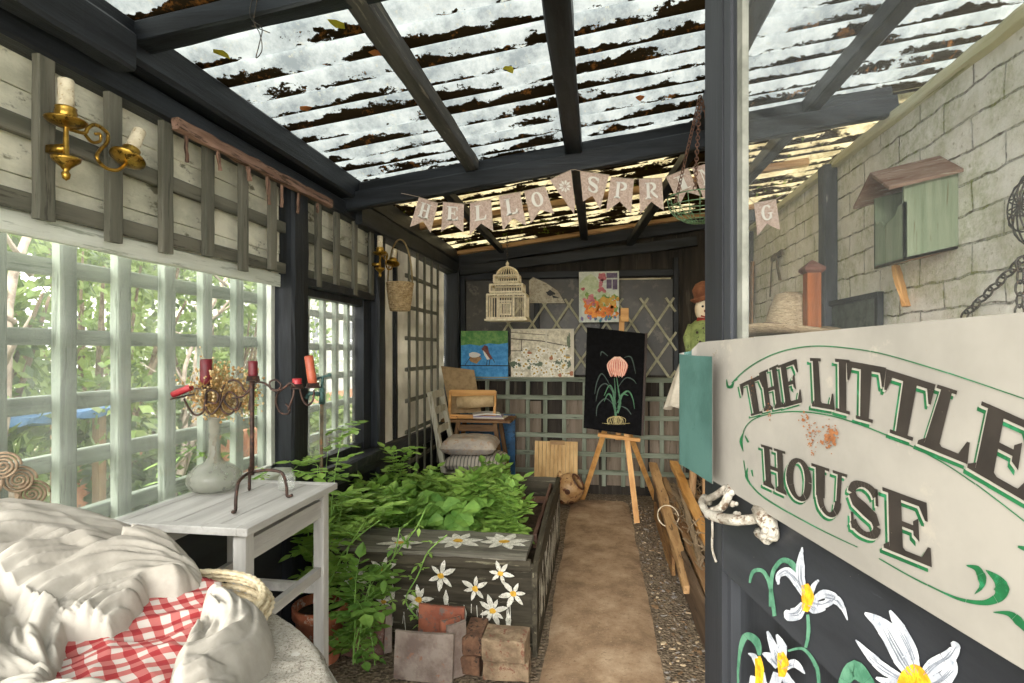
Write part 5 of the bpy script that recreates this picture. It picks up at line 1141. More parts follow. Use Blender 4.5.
# cobweb thread and fallen leaves on the roof sheets
RL = random.Random(8); lcol = [mat('leaf_yellow', '#b8b02a', '#d3cc44'), mat('leaf_brown', '#8a4f2a', '#b5713f'), mat('leaf_orange', '#a8562a', '#c98448')]
for i, (px, py, m_, lab) in enumerate([(213, 49, 0, 'yellow-green leaf lying on the roof sheet beside the near rafter'), (190, 42, 1, 'brown leaf on the roof sheet left of the yellow-green one'), (283, 138, 1, 'orange-brown leaf on the roof sheet above the beam'), (345, 29, 0, 'small yellow leaf on the roof near the grey purlin'), (368, 52, 2, 'orange leaf on the roof right of the grey purlin'), (640, 95, 2, 'rusty leaf high on the roof sheet right of the middle purlin'), (300, 110, 2, 'pale orange leaf on the roof near the wall plate'), (505, 66, 0, 'tiny green leaf on the roof left of the middle purlin')]):
    u = (px-512)/FP; v = (350-py)/FP; d = Vector((-sT+u*cT, cT+u*sT, v)); t_ = (2.42+SL*1.5+.03-EYE)/(d.z-SL*d.x); q = Vector((0, 0, EYE))+d*t_; b = B(); a = RL.uniform(0, 6)
    b.leaf(q, (math.cos(a), math.sin(a), .1), .07, .045, fold=.1); tag(b.build('fallen_leaf', lcol[m_]), lab, 'leaf')
# ================================================================ things along the back wall
gx = wood('sage_lattice', '#737a69', '#92998a', 'x', c3='#565c4e'); gz = wood('sage_lattice', '#737a69', '#92998a', 'z', c3='#565c4e')
lt = thing('trellis', 'low sage green square trellis across the back wall below the paintings', 'trellis', (-.3, 5.62, .1))
for k, z in enumerate((1.153, .975, .786, .598, .42, .242)):
    b = B(); b.rough_bar((-1.30, 5.612, z), (.88, 5.612, z-.004), .02, .045 if k else .035, seg=16, j=.0015)
    if k == 0: b.rough_bar((-1.32, 5.585, z+.02), (.88, 5.585, z+.02), .07, .015, seg=16, j=.0015)
    b.build('rail', gx, lt)
for x in (-1.28, -1.104, -.90, -.694, -.512, -.322, -.124, .07, .26, .445, .632, .81):
    b = B(); b.rough_bar((x, 5.634, .10), (x+rr(-.008, .008), 5.634, 1.15), .04, .018, up=(0, 1, 0), seg=8, j=.0012); b.build('lath', gz, lt)
dt = thing('diamond_trellis', 'cream expanding diamond trellis on the back wall behind the paintings', 'trellis', (-.1, 5.62, 1.17))
cw = mat('cream_slat', '#8d8a70', '#a8a48a', .7, 20, bump=.2)
for sgn in (-1, 1):
    k = -1.5
    while k < 1.3:
        x0, x1 = k, k+sgn*.53; za, zb2 = 1.17, 1.96; xl, xh = -1.0, .77
        def clip(xa, za_, xb, zb_):
            pts = []
            for t_ in [i/40 for i in range(41)]:
                x = xa+(xb-xa)*t_
                if xl <= x <= xh: pts.append((x, za_+(zb_-za_)*t_))
            return (pts[0], pts[-1]) if len(pts) > 3 else None
        c_ = clip(x0, za, x1, zb2)
        if c_: b = B(); b.bar((c_[0][0], 5.625+.006*sgn, c_[0][1]), (c_[1][0], 5.625+.006*sgn, c_[1][1]), .008, .022, (0, 1, 0)) if False else b.bar((c_[0][0], 5.622+.006*sgn, c_[0][1]), (c_[1][0], 5.622+.006*sgn, c_[1][1]), .022, .009, (0, 1, 0)); b.build('slat', cw, dt)
        k += .245
# paintings: canvas box + painted shapes on its face
def pic(name, label, px0, py0, px1, py1, Yp, edge):
    a = at(px0, py0, Y=Yp); c = at(px1, py1, Y=Yp); o = thing(name, label, 'painting', ((a.x+c.x)/2, Yp, c.z)); b = B(); b.box((a.x, Yp, c.z), (c.x, Yp+.022, a.z)); b.build('canvas', edge, o)
    return o, (lambda u, v, off: (a.x+(c.x-a.x)*u, Yp-off, c.z+(a.z-c.z)*v))
def layer(o, fn, name, polys, m, off=.001): return flat(name, polys, lambda u, v: fn(u, v, off), m, o)
def blob(cx, cy, rx, ry, n=10, j=.2, q=RF): return [(cx+rx*q.uniform(1-j, 1+j)*math.cos(6.283*k/n), cy+ry*q.uniform(1-j, 1+j)*math.sin(6.283*k/n)) for k in range(n)]
pm = lambda n_, c_, c2_=None: mat('art_'+n_, c_, c2_, .6, 25, bump=.25)
o, fn = pic('bird_painting', 'small canvas of a curlew and a sheep-like bird on bright blue', 461, 331, 508, 379, 5.56, pm('edge_blue', '#2b5f8c'))
o['label'] = 'canvas painting of two birds on a wire against bright blue and green'
layer(o, fn, 'blue_field', [rect(0, 0, 1, 1)], pm('blue', '#2a7fc0', '#4a9ed8')); layer(o, fn, 'green_field', [[(0, .70), (.2, .72), (.4, .69), (.6, .74), (.8, .72), (1, .75), (1, 1), (0, 1)]], pm('green', '#3f7a3a', '#6f9a52'), .0015)
layer(o, fn, 'wire_line', [rect(0, .265, 1, .285), *ribbon([(.08, .27), (.15, .38), (.2, .45)], .012), *ribbon([(.55, .28), (.56, .4)], .014), *ribbon([(.6, .28), (.62, .42)], .014), *ribbon([(.68, .42), (.72, .34)], .014)], pm('black', '#15171c'), .002)
layer(o, fn, 'plump_bird', [blob(.30, .42, .13, .10)], pm('tan', '#8a6a45', '#b08a5a'), .002); layer(o, fn, 'white_crest', [blob(.29, .50, .12, .06)], pm('white', '#dcdcd6'), .0026)
layer(o, fn, 'brown_bird', [[(.44, .62), (.50, .70), (.57, .68), (.60, .55), (.68, .42), (.62, .40), (.52, .52)]], pm('maroon', '#5a2c2a', '#7a3f36'), .0026); layer(o, fn, 'white_breast', [[(.47, .60), (.52, .55), (.62, .41), (.56, .40), (.50, .50)]], pm('white', '#dcdcd6'), .0031)
o, fn = pic('daisy_painting', 'wide canvas painting of white daisies in front of a pale fence', 511, 329, 574, 378, 5.56, pm('cream', '#b9b199', '#cdc6b0'))
layer(o, fn, 'ground_tone', [rect(0, 0, 1, 1)], pm('cream2', '#b5ad96', '#e2dbc6'), .001)
layer(o, fn, 'fence_line', [*ribbon([(0, .80), (.5, .75), (.95, .63)], .02), *ribbon([(0, .93), (.6, .87)], .012), *ribbon([(.17, .78), (.17, .55)], .012), *ribbon([(0, .55), (.3, .55)], .015)], pm('umber', '#4d4437'), .0016)
layer(o, fn, 'pale_post', [rect(.55, .55, .575, 1), rect(.95, 0, 1, 1), rect(0, .97, 1, 1)], pm('offwhite', '#cfc9b8'), .002)
layer(o, fn, 'dark_leaves', [blob(.33, .30, .10, .12, 12, .4), blob(.08, .27, .09, .08, 12, .4), blob(.75, .28, .10, .09, 12, .4), blob(.9, .35, .05, .14, 12, .4), blob(.45, .28, .06, .06), blob(.92, .75, .03, .15, 12, .4)], pm('sage', '#4f5c48', '#6d7a62'), .002)
dz, dc = [], []
for i in range(62):
    x, y = RF.uniform(.03, .93), RF.uniform(.05, .62)**1.0; r_ = RF.uniform(.035, .07); p_, q_ = flower2(x, y, r_, 8, RF.uniform(0, 1), 1.25, .5); dz += p_; dc.append(blob(x, y, r_*.3, r_*.36, 7))
layer(o, fn, 'daisies', dz, pm('daisy_white', '#e3dfd0', '#f4f1e6'), .0026); layer(o, fn, 'daisy_centres', dc, pm('daisy_yellow', '#a98a3a', '#c2a450'), .003)
layer(o, fn, 'tan_flower', [blob(.30, .51, .04, .03), blob(.64, .40, .03, .04), blob(.78, .06, .03, .04), blob(.96, .09, .03, .05)], pm('rustp', '#a56a48'), .0034)
for q_ in o.children:
    if q_.name.startswith('dais'): q_['kind'] = 'stuff'
o, fn = pic('garden_painting', 'bright canvas of orange and pink cottage garden flowers by a window', 579, 272, 619, 322, 5.50, pm('paper', '#b9bfb8', '#ced3cb'))
layer(o, fn, 'green_wash', [blob(.3, .62, .30, .30, 12, .15), blob(.55, .45, .25, .2)], pm('wash', '#a5b38c', '#c3cbb0')); layer(o, fn, 'window_panes', [rect(.69, .66, .82, .84), rect(.84, .64, .96, .84), rect(.69, .87, .96, .97)], pm('plum', '#4a3a58', '#6a5a76'), .002)
layer(o, fn, 'green_leaves', [blob(RF.uniform(.2, .95), RF.uniform(.1, .55), .045, .05, 7, .4) for _ in range(40)], pm('leafg', '#4f7a3a', '#86a04a'), .002)
layer(o, fn, 'orange_flowers', [blob(.15+.8*RF.random(), .10+.36*RF.random()*(.4+RF.random()*.6), .05, .045, 7, .4) for _ in range(60)], pm('orange', '#d0601c', '#ec9a38'), .0025)
layer(o, fn, 'ochre_flowers', [blob(RF.uniform(.55, .97), RF.uniform(.33, .50), .05, .04, 7, .4) for _ in range(24)], pm('ochre', '#b5832a', '#c9a03e'), .003)
layer(o, fn, 'pink_spire', [blob(.56+RF.uniform(-.05, .08), RF.uniform(.60, .95), .05, .04, 7, .4) for _ in range(16)]+[blob(RF.uniform(.1, .4), RF.uniform(.35, .68), .045, .035, 7, .4) for _ in range(14)], pm('pink', '#a8505a', '#c98088'), .003)
layer(o, fn, 'small_blooms', [blob(RF.uniform(.08, .95), RF.uniform(.02, .14), .03, .03, 6, .4) for _ in range(18)], pm('teal', '#3f7a86', '#8a6aa0'), .0032)
for q_ in o.children:
    if q_.name.split('.')[0] in ('green_leaves', 'orange_flowers', 'ochre_flowers', 'pink_spire', 'small_blooms'): q_['kind'] = 'stuff'
# sail shaped slate
sq = [at(x, y, Y=5.585) for x, y in ((529.5, 303), (529, 281), (533, 277), (546, 283), (558, 291), (565, 303))]
so_ = thing('painted_slate', 'pale sail-shaped piece with a dark bird mark standing on the diamond trellis', 'plaque', sq[0]); b = B(); b.add(sq+[v+Vector((0, .015, 0)) for v in sq], [tuple(range(6)), tuple(range(6, 12))[::-1]]+[(i, i+6, (i+1) % 6+6, (i+1) % 6) for i in range(6)]); b.build('plaque_body', mat('pale_slate', '#9c9484', '#b9b2a2', .7, 20, c3='#6e675a'), so_)
b = B(); b.add([at(x, y, Y=5.583) for x, y in blob(550, 293, 5, 2.6, 12, .35)], [tuple(range(12))]); b.add([at(x, y, Y=5.583) for x, y in ((552, 295), (560, 298), (553, 298))], [(0, 1, 2)]); b.build('dark_mark', pm('black', '#15171c'), so_)
# bird cage
YC = 4.95; K = lambda x, y, dy=0: at(x, y, Y=YC)+Vector((0, dy, 0))
cg = thing('bird_cage', 'cream wooden bird cage with a domed top hanging in front of the back wall', 'bird cage', K(506, 321)); cgm = mat('cage_cream', '#d6c9ac', '#efe4cb', .7, 25, bump=.2)
def tier(x0, x1, y0, y1, dep, nb, last=False):
    a = K(x0, y1); c_ = K(x1, y0); za, zb2 = a.z, c_.z; xa, xb = a.x, c_.x; b = B(); t_ = .009
    for z in (za, zb2):
        for (p_, q_) in (((xa, YC, z), (xb, YC, z)), ((xa, YC+dep, z), (xb, YC+dep, z)), ((xa, YC, z), (xa, YC+dep, z)), ((xb, YC, z), (xb, YC+dep, z))): b.bar(p_, q_, t_*1.6, t_*1.8)
    for x in (xa, xb):
        for y in (YC, YC+dep): b.bar((x, y, za), (x, y, zb2), t_*1.8, t_*1.8, (1, 0, 0))
    b.build('frame', cgm, cg); b = B()
    for i in range(1, nb):
        x = xa+(xb-xa)*i/nb
        for y in (YC, YC+dep): b.bar((x, y, za), (x, y, zb2), .0045, .0045, (1, 0, 0))
    for i in range(1, 5):
        for x in (xa, xb): b.bar((x, YC+dep*i/5, za), (x, YC+dep*i/5, zb2), .0045, .0045, (1, 0, 0))
    b.build('bars', cgm, cg)['kind'] = 'stuff'
    return xa, xb, za, zb2
xa, xb, za, zb2 = tier(487, 525, 294, 318, .24, 15); tier(490, 522, 284, 292, .20, 12); tier(494, 518, 275, 282, .16, 10)
b = B(); b.box((xa-.02, YC-.02, za-.025), (xb+.02, YC+.26, za-.008)); b.build('base_tray', cgm, cg)
b = B(); xm = (xa+xb)/2
for (p_, q_, w_) in (((xm-.045, za+.03), (xm-.045, za+.13), .012), ((xm+.045, za+.03), (xm+.045, za+.13), .012), ((xm-.05, za+.03), (xm+.05, za+.03), .014), ((xm-.05, za+.13), (xm+.05, za+.13), .012), ((xm-.06, za+.15), (xm+.06, za+.15), .012), ((xm-.07, za), (xm-.07, zb2), .012), ((xm+.07, za), (xm+.07, zb2), .012)):
    b.bar((p_[0], YC-.008, p_[1]), (q_[0], YC-.008, q_[1]), w_, w_, (0, 1, 0))
for k in range(3): b.bar((xm-.02+.02*k, YC-.006, za+.03), (xm-.02+.02*k, YC-.006, za+.13), .006, .006, (1, 0, 0))
b.build('door', cgm, cg)
dz0 = K(506, 275).z; rd = (K(517, 275)-K(495, 275)).length/2; dh = K(506, 266).z-dz0; b = B()
for k in range(12): a = 3.14159*k/12; b.tube([(xm+rd*math.cos(t_)*math.cos(a), YC+.08+rd*.8*math.cos(t_)*math.sin(a), dz0+dh*math.sin(t_)) for t_ in [3.14159*j/12 for j in range(13)]], .0035, 5)
b.build('dome_bars', cgm, cg)['kind'] = 'stuff'
b = B(); b.tube([(xm+(rd+.006)*math.cos(a), YC+.08+rd*.8*math.sin(a), dz0) for a in [6.2832*k/24 for k in range(25)]], .007, 5, False); b.tube([(xm+(rd)*math.cos(t_), YC+.08, dz0+dh*math.sin(t_)+.003) for t_ in [3.14159*j/12 for j in range(13)]], .008, 6); b.build('dome_hoop', cgm, cg)
b = B(); b.lathe([(.02, 0), (.024, .008), (.010, .016), (.016, .03), (.012, .042), (.004, .05), (.001, .065)], (xm, YC+.08, dz0+dh), 12); b.build('finial', cgm, cg, smooth=True)
zc = rz(xm)-.02; b = B(); chain(b, (xm, YC+.08, dz0+dh+.06), (xm, YC+.08, zc), .03, .0025, .008); b.build('hanging_chain', iron, cg, smooth=True)
# easel with dark flower painting
es = thing('easel', 'light pine tripod easel standing at the end of the sandy path', 'easel', (at(612, 510, Z=0).x, 4.95, 0)); pz = PINE('z')
L1 = (at(603, 436, Y=5.0), at(582.5, 499, Z=.01)); L2 = (at(627, 438, Y=4.93), at(637, 523, Z=.01)); L3 = (at(632, 440, Y=5.06), at(655, 499, Z=.01))
hub = at(622, 316, Y=5.12)
for p_, q_ in (L1, L2, L3):
    top = p_+(p_-q_)*.0; b = B(); d_ = (p_-q_).normalized(); b.bar(q_, p_+d_*.06, .045, .022, (0, 1, 0)); b.bar(q_+d_*.02+Vector((.012, .012, 0)), p_+Vector((.012, .012, 0)), .02, .03, (0, 1, 0)); b.build('leg', pz, es)
b = B(); b.bar(at(618, 440, Y=5.02), hub, .045, .03, (0, 1, 0)); b.build('mast', pz, es)
b = B(); q_ = at(624.5, 315, Y=5.08); b.box((q_.x-.035, q_.y-.03, q_.z-.06), (q_.x+.035, q_.y+.02, q_.z+.06)); b.build('top_clamp', PINE('x'), es, bevel=.003)
b = B(); b.bar(at(598, 434.5, Y=4.93), at(640, 440, Y=4.93), .05, .03); b.build('canvas_shelf', PINE('x'), es)
TLc, TRc, BRc, BLc = at(587, 327, Y=5.03), at(645, 323, Y=5.03), at(641, 436, Y=4.89), at(583.5, 428, Y=4.89)
bp = thing('flower_painting', 'large black canvas with a red tasselled flower resting on the easel', 'painting', BLc)
_n = (BRc-BLc).cross(TLc-BLc).normalized(); TRc = TLc+(BRc-BLc)*((TRc.x-TLc.x)/(BRc.x-BLc.x)); nrm = Vector((0, .03, 0)); b = B(); cs = [BLc, BRc, TRc, TLc]; ext = Vector((.03, .0, 0)); b.add(cs+[v+nrm+(ext*0) for v in cs], [(0, 1, 2, 3), (7, 6, 5, 4), (0, 4, 5, 1), (1, 5, 6, 2), (2, 6, 7, 3), (3, 7, 4, 0)])
b.build('canvas', mat('black_canvas', '#0a0a0b', '#121214', .9, 30, bump=.1, spec=.1), bp)
b = B(); b.bar(BRc+Vector((.012, .02, 0)), TRc+Vector((.012, .02, 0)), .02, .05, (0, 1, 0)); b.build('edge_strip', mat('dark_brown_edge', '#2a1f1a', '#3a2c24'), bp)
def CV(px, py, off=.0):
    n_ = (BRc-BLc).cross(TLc-BLc).normalized(); n_ = -n_ if n_.y > 0 else n_; u = (px-512)/FP; v = (350-py)/FP; d = Vector((-sT+u*cT, cT+u*sT, v)); e = Vector((0, 0, EYE)); t_ = (BLc-e).dot(n_)/d.dot(n_); return e+d*t_+n_*off
def cpaint(name, polys, m_, off): return flat(name, polys, lambda x, y: CV(x, y, off), m_, bp)
C8 = lambda x, y: (580+x/6.83, 340+y/6.83)
def c8r(pts, wd): return [[p_ for p_ in g] for g in ribbon([(v.x, v.y) for v in smooth_path([C8(*p)+(0,) for p in pts], 5)], wd)]
def tap(pts, w0, w1, w2):
    q = smooth_path([C8(*p)+(0,) for p in pts], 5); k = len(q); return ribbon([(v.x, v.y) for v in q], [(w0+(w1-w0)*i/(k/2) if i < k/2 else w1+(w2-w1)*(i-k/2)/(k/2)) for i in range(k)])
gl_ = [];
for pts in ([(245, 520), (235, 430), (240, 350), (235, 260)], [(255, 500), (275, 430), (262, 340), (250, 250)], [(240, 480), (215, 390), (190, 370), (165, 420)], [(262, 470), (285, 380), (330, 350), (360, 400), (372, 470)], [(240, 440), (225, 350), (200, 310), (165, 380)], [(262, 430), (290, 370), (330, 380)]): gl_ += tap(pts, 2.2, 1.6, .3)
cpaint('green_leaves', gl_, pm('leaf_dark', '#2c5a3c', '#447a52'), .002)
fd = []
for pts in ([(240, 380), (180, 300), (130, 330), (108, 420)], [(255, 330), (310, 260), (360, 270), (385, 300)], [(200, 300), (150, 230), (115, 290), (100, 370)], [(190, 110), (150, 80), (140, 110)], [(300, 120), (350, 120), (380, 230)], [(275, 450), (320, 470), (350, 510)], [(250, 470), (180, 400), (120, 450), (112, 520)]): fd += tap(pts, .5, 1.3, .3)
cpaint('faint_leaves', fd, pm('leaf_faint', '#24332d', '#31453c'), .0018)
fp_ = []
for k in range(26):
    x = 195+120*k/25; fp_ += tap([(255+(x-255)*.3, 115), (x, 140+abs(x-255)*.25), (x+(x-255)*.1, 190), (255+(x-255)*.75, 235+20*RF.random())], .6, 1.3, .5)
cpaint('red_tassels', fp_[::1], pm('tassel', '#b8574a', '#d98a70'), .003); cpaint('pink_tassels', [g for i, g in enumerate(fp_) if (i//15) % 3 == 0], pm('tassel_pale', '#d9a58e', '#e6c4ae'), .0034)
sw = []
for k in range(30): x = 190+120*RF.random(); sw += tap([(x, 570+10*RF.random()), (x+RF.uniform(-12, 12), 540), (250+(x-250)*.3, 520)], .4, .6, .3)
sw += tap([(150, 568), (250, 575), (340, 568)], .3, .7, .3); cpaint('straw_tuft', sw, pm('strawp', '#8a7a4a', '#a99a62'), .0026)
for o_ in bp.children:
    if o_.name.split('.')[0].endswith(('tassels', 'leaves', 'tuft')): o_['kind'] = 'stuff'
# chair with cushions
chx, chy = -1.02, 4.68
chr_ = thing('chair', 'white painted ladder-back chair side-on behind the planter', 'chair', (chx, chy, 0)); cwt = wood('chair_white', '#a9a596', '#c6c2b4', 'z', c3='#7d7464')
xb_, xf = -1.25, -.82; yn, yf = 4.50, 4.88
for y in (yn, yf):
    b = B(); b.rough_bar((xb_+.02, y, .004), (xb_, y, .45), .04, .04, (1, 0, 0), 4, .002); b.rough_bar((xb_, y, .45), (at(430, 394, Y=y).x if y == yn else xb_-.13, y, 1.10), .05, .04, (1, 0, 0), 8, .003); b.build('back_post', cwt, chr_)
    b = B(); b.rough_bar((xf, y, .004), (xf, y, .42), .038, .038, (1, 0, 0), 4, .002); b.build('leg', cwt, chr_)
for z in (.62, .78, .94, 1.07): f = (z-.45)/.65; b = B(); b.rough_bar((xb_-.125*f, yn, z), (xb_-.125*f, yf, z), .02, .06, seg=6, j=.003); b.build('back_slat', cwt, chr_)
b = B(); b.rough_bar((xb_, (yn+yf)/2, .425), (xf+.02, (yn+yf)/2, .425), .42, .03, seg=4); b.build('seat', cwt, chr_)
for y in (yn, yf): b = B(); b.bar((xb_+.01, y, .2), (xf, y, .2), .02, .02); b.build('stretcher', cwt, chr_)
def cushion(name, label, cx, cy, z, sx_, sy_, h, m, yaw=0):
    b = B(); n = 18; M = Matrix.Rotation(yaw, 3, 'Z'); top, bot = [], []
    for i in range(n+1):
        for j in range(n+1):
            u, v = -1+2*i/n, -1+2*j/n; e = (1-u**4)*(1-v**4); k = 1-.06*(1-abs(u))*(abs(v) > .9); pnt = M @ Vector((u*sx_/2*k, v*sy_/2, 0)); w1 = .010*noise.noise(Vector((u*4, v*4, z)))
            bt_ = .02*(math.exp(-((u-.4)**2+(v-.4)**2)*30)+math.exp(-((u+.4)**2+(v+.4)**2)*30)+math.exp(-((u+.4)**2+(v-.4)**2)*30)+math.exp(-((u-.4)**2+(v+.4)**2)*30))
            top.append(Vector((cx, cy, z+h*.42))+pnt+Vector((0, 0, (h*.58*e**.45+w1-bt_)*(1 if e > 0 else 0)))); bot.append(Vector((cx, cy, z+h*.42))+pnt-Vector((0, 0, h*.42*e**.35)))
    fs = [(i*(n+1)+j, (i+1)*(n+1)+j, (i+1)*(n+1)+j+1, i*(n+1)+j+1) for i in range(n) for j in range(n)]; b.add(top, fs); b.add(bot, [f[::-1] for f in fs]); return tag(b.build(name, m, smooth=True), label, 'cushion')
t = NT('ticking'); v = t.coords((1, 1, 1), rnd=False); s3 = t.add('ShaderNodeSeparateXYZ'); t.link(v, s3.inputs[0]); fr_ = t.math('FRACT', t.math('DIVIDE', s3.outputs[0], .03)); tick = t.base(t.mix(t.math('GREATER_THAN', fr_, .66), '#b5ada0', '#74726e'), .95)
cushion('striped_cushion', 'grey and cream striped squab cushion at the bottom on the chair seat', -1.01, 4.69, .442, .50, .46, .14, tick); cushion('seat_cushion', 'plump buttoned beige-grey cushion on top of the striped one', -1.06, 4.67, .575, .46, .42, .15, mat('beige_cushion', '#968f8a', '#b7aca0', .95, 7, bump=.2, c3='#a98f7c'), .06)
# little desk behind the chair
dk = thing('desk', 'small brown wooden desk with splayed legs in the back left corner', 'desk', (-1.08, 5.12, 0)); dw = wood('brown_desk', '#5f4732', '#8a6a48', 'x', c3='#3d2c20')
b = B(); b.box((-1.40, 4.93, .795), (-.76, 5.32, .82)); b.build('desk_top', dw, dk, bevel=.003)
for sx_, sy_ in ((-1, -1), (1, -1), (-1, 1), (1, 1)):
    b = B(); b.bar((-1.08+sx_*.29, 5.12+sy_*.18, .004), (-1.08+sx_*.17, 5.12+sy_*.13, .79), .035, .035, (1, 0, 0)); b.build('leg', wood('brown_desk', '#5f4732', '#8a6a48', 'z', c3='#3d2c20'), dk)
b = B(); b.bar((-1.26, 5.0, .74), (-.90, 5.0, .74), .02, .06); b.build('apron', dw, dk)
b = B(); b.rough_bar((-1.36, 5.50, .41), (-.80, 5.50, .41), .02, .80, seg=4, j=.002); tag(b.build('blue_panel', mat('blue_paint', '#1f4a70', '#2c6290', .55, 9, bump=.2, c3='#16334f')), 'plain deep blue board leaning on the wall under the desk', 'board')
# table easel box with a roll of paper
ez = thing('table_easel', 'orange-brown wooden table easel with tan board standing on the desk', 'easel', (-1.2, 5.05, .822))
b = B(); bl_, br2, tr2, tl2 = at(450, 414, Y=5.12), at(481, 412, Y=5.12), at(474, 370, Y=5.26), at(441, 366, Y=5.26)
b.add([bl_, br2, tr2, tl2]+[v+Vector((0, .012, 0)) for v in (bl_, br2, tr2, tl2)], [(0, 1, 2, 3), (7, 6, 5, 4), (0, 4, 5, 1), (1, 5, 6, 2), (2, 6, 7, 3), (3, 7, 4, 0)]); b.build('tan_board', mat('hardboard', '#8f7858', '#a58c68', .8, 20), ez)
b = B(); x0_, x1_ = at(450, 400, Y=5.0).x, at(495, 400, Y=5.0).x; z0_, z1_ = .825, at(460, 391, Y=5.0).z
for x in (x0_, x1_): b.bar((x, 4.97, z0_), (x, 5.02, z1_), .022, .03, (0, 1, 0))
b.bar((x0_, 5.02, z1_-.02), (x1_, 5.02, z1_-.02), .02, .06); b.bar((x0_, 4.98, z0_+.02), (x1_, 4.98, z0_+.02), .03, .035); b.bar((x0_-.04, 4.96, z0_+.012), (x0_+.08, 4.96, z0_+.012), .06, .02); b.build('frame', PINE('x'), ez)
p_, q_ = at(458, 403, Y=4.985), at(494, 401, Y=4.985); b = B(); b.tube([p_, p_.lerp(q_, .5)+Vector((0, 0, .003)), q_], [.058, .056, .05], 16); tag(b.build('paper_roll', mat('kraft_paper', '#b59b74', '#cdb48c', .8, 12), smooth=True), 'rolled tan paper lying across the table easel', 'paper roll')
ph = at(492, 413, Y=4.98); pc2 = [mat('sheet_cream', '#cfc8b8'), mat('sheet_lilac', '#9a92ac'), mat('sheet_white', '#d9d6cf'), mat('folder_brown', '#6e4a34')]
for i, (w_, m_, lab) in enumerate(((.30, 3, 'brown folder at the bottom of the paper pile on the desk'), (.28, 0, 'cream sketch pad second from the bottom of the paper pile'), (.26, 1, 'lilac-edged pad in the middle of the paper pile'), (.25, 2, 'curled white sheet on top of the paper pile'))):
    b = B(); z = .822+.012*i; a = .15*i-.2; M = Matrix.Rotation(a, 3, 'Z'); rings = [[Vector((ph.x-.02*i, 5.03, z))+M @ Vector((x, y, .012*(i == 3)*math.sin(3*(x/w_+.5))+o_)) for y, o_ in ((-.10, 0), (.10, 0), (.10, .010), (-.10, .010))] for x in [-w_/2+w_*k/8 for k in range(9)]]
    b.loft(rings); tag(b.build('paper_pad', pc2[m_]), lab, 'paper')
# wooden drawing board panel
bd = thing('drawing_board', 'pale slatted pine board leaning against the green trellis', 'board', (at(556, 490, Y=5.35).x, 5.35, 0)); a_, c_ = at(535, 441, Y=5.45), at(578, 441, Y=5.45); b = B(); n_ = 11
for i in range(n_):
    x0_ = a_.x+(c_.x-a_.x)*i/n_; x1_ = x0_+(c_.x-a_.x)/n_-.003; b.add([(x0_, 5.33, .01), (x1_, 5.33, .01), (x1_, 5.35, .01), (x0_, 5.35, .01), (x0_, 5.45, a_.z), (x1_, 5.45, a_.z), (x1_, 5.47, a_.z), (x0_, 5.47, a_.z)], [(0, 3, 2, 1), (4, 5, 6, 7), (0, 1, 5, 4), (1, 2, 6, 5), (2, 3, 7, 6), (3, 0, 4, 7)])
b.build('slatted_panel', wood('pale_pine', '#b8935e', '#d3b07a', 'z', rough=.6), bd); b = B(); b.box((a_.x+.15, 5.42, a_.z-.025), (a_.x+.29, 5.455, a_.z+.012)); b.build('top_handle', OAK('x'), bd)
# fish-like pottery jug
jc = at(570, 508, Z=0); jg = thing('pottery_jug', 'round brown and cream pottery lantern with holes lying beside the planter', 'pottery', (jc.x-.02, jc.y+.05, 0)); jx, jy = jc.x-.02, jc.y+.05
pot1 = mat('pottery_tan', '#a27a4e', '#c9a678', .45, 9, bump=.15, c3='#6b3f26', wear=.58, spec=.5); pot2 = mat('pottery_dark', '#4a2a1c', '#6e4229', .4, 12)
M = Matrix.Rotation(math.radians(52), 3, 'Y') @ Matrix.Rotation(math.radians(12), 3, 'X'); b = B(); cj = Vector((jx, jy, .165)); b.lathe([(.02, -.15), (.05, -.145), (.10, -.11), (.135, -.04), (.14, .02), (.12, .085), (.085, .12), (.075, .118), (.105, .075), (.12, .02)], cj, 28, M); b.build('pot_body', pot1, jg, smooth=True)
b = B(); v0 = cj+M @ Vector((0, 0, .118)); b.tube([cj+M @ Vector((.078*math.cos(a), .078*math.sin(a), .12)) for a in [6.2832*k/26 for k in range(27)]], .010, 7, False); b.build('mouth_rim', pot2, jg, smooth=True)
for a, z in ((3.6, .01), (4.7, .03), (5.6, -.02), (4.2, -.07), (5.2, -.08)):
    b = B(); r_ = .138 if z > -.05 else .115; c2_ = cj+M @ Vector((r_*math.cos(a), r_*math.sin(a), z)); n2 = (M @ Vector((math.cos(a), math.sin(a), 0))).normalized(); Mq = n2.to_track_quat('Z', 'Y').to_matrix(); b.lathe([(.001, .004), (.014, .005), (.022, .003), (.027, -.004)], c2_, 14, Mq); b.build('spot', pot2, jg, smooth=True)
b = B(); b.loft([[cj+Vector((x-.07, y, z)) for x, y, z in ((-.03*s_, -.02*s_, h_), (.05*s_, -.02*s_, h_-.02), (.05*s_, .02*s_, h_-.02), (-.03*s_, .02*s_, h_))] for h_, s_ in ((.08, 1.3), (.13, .9), (.165, .3))]); b.build('spout', pot1, jg, smooth=True)
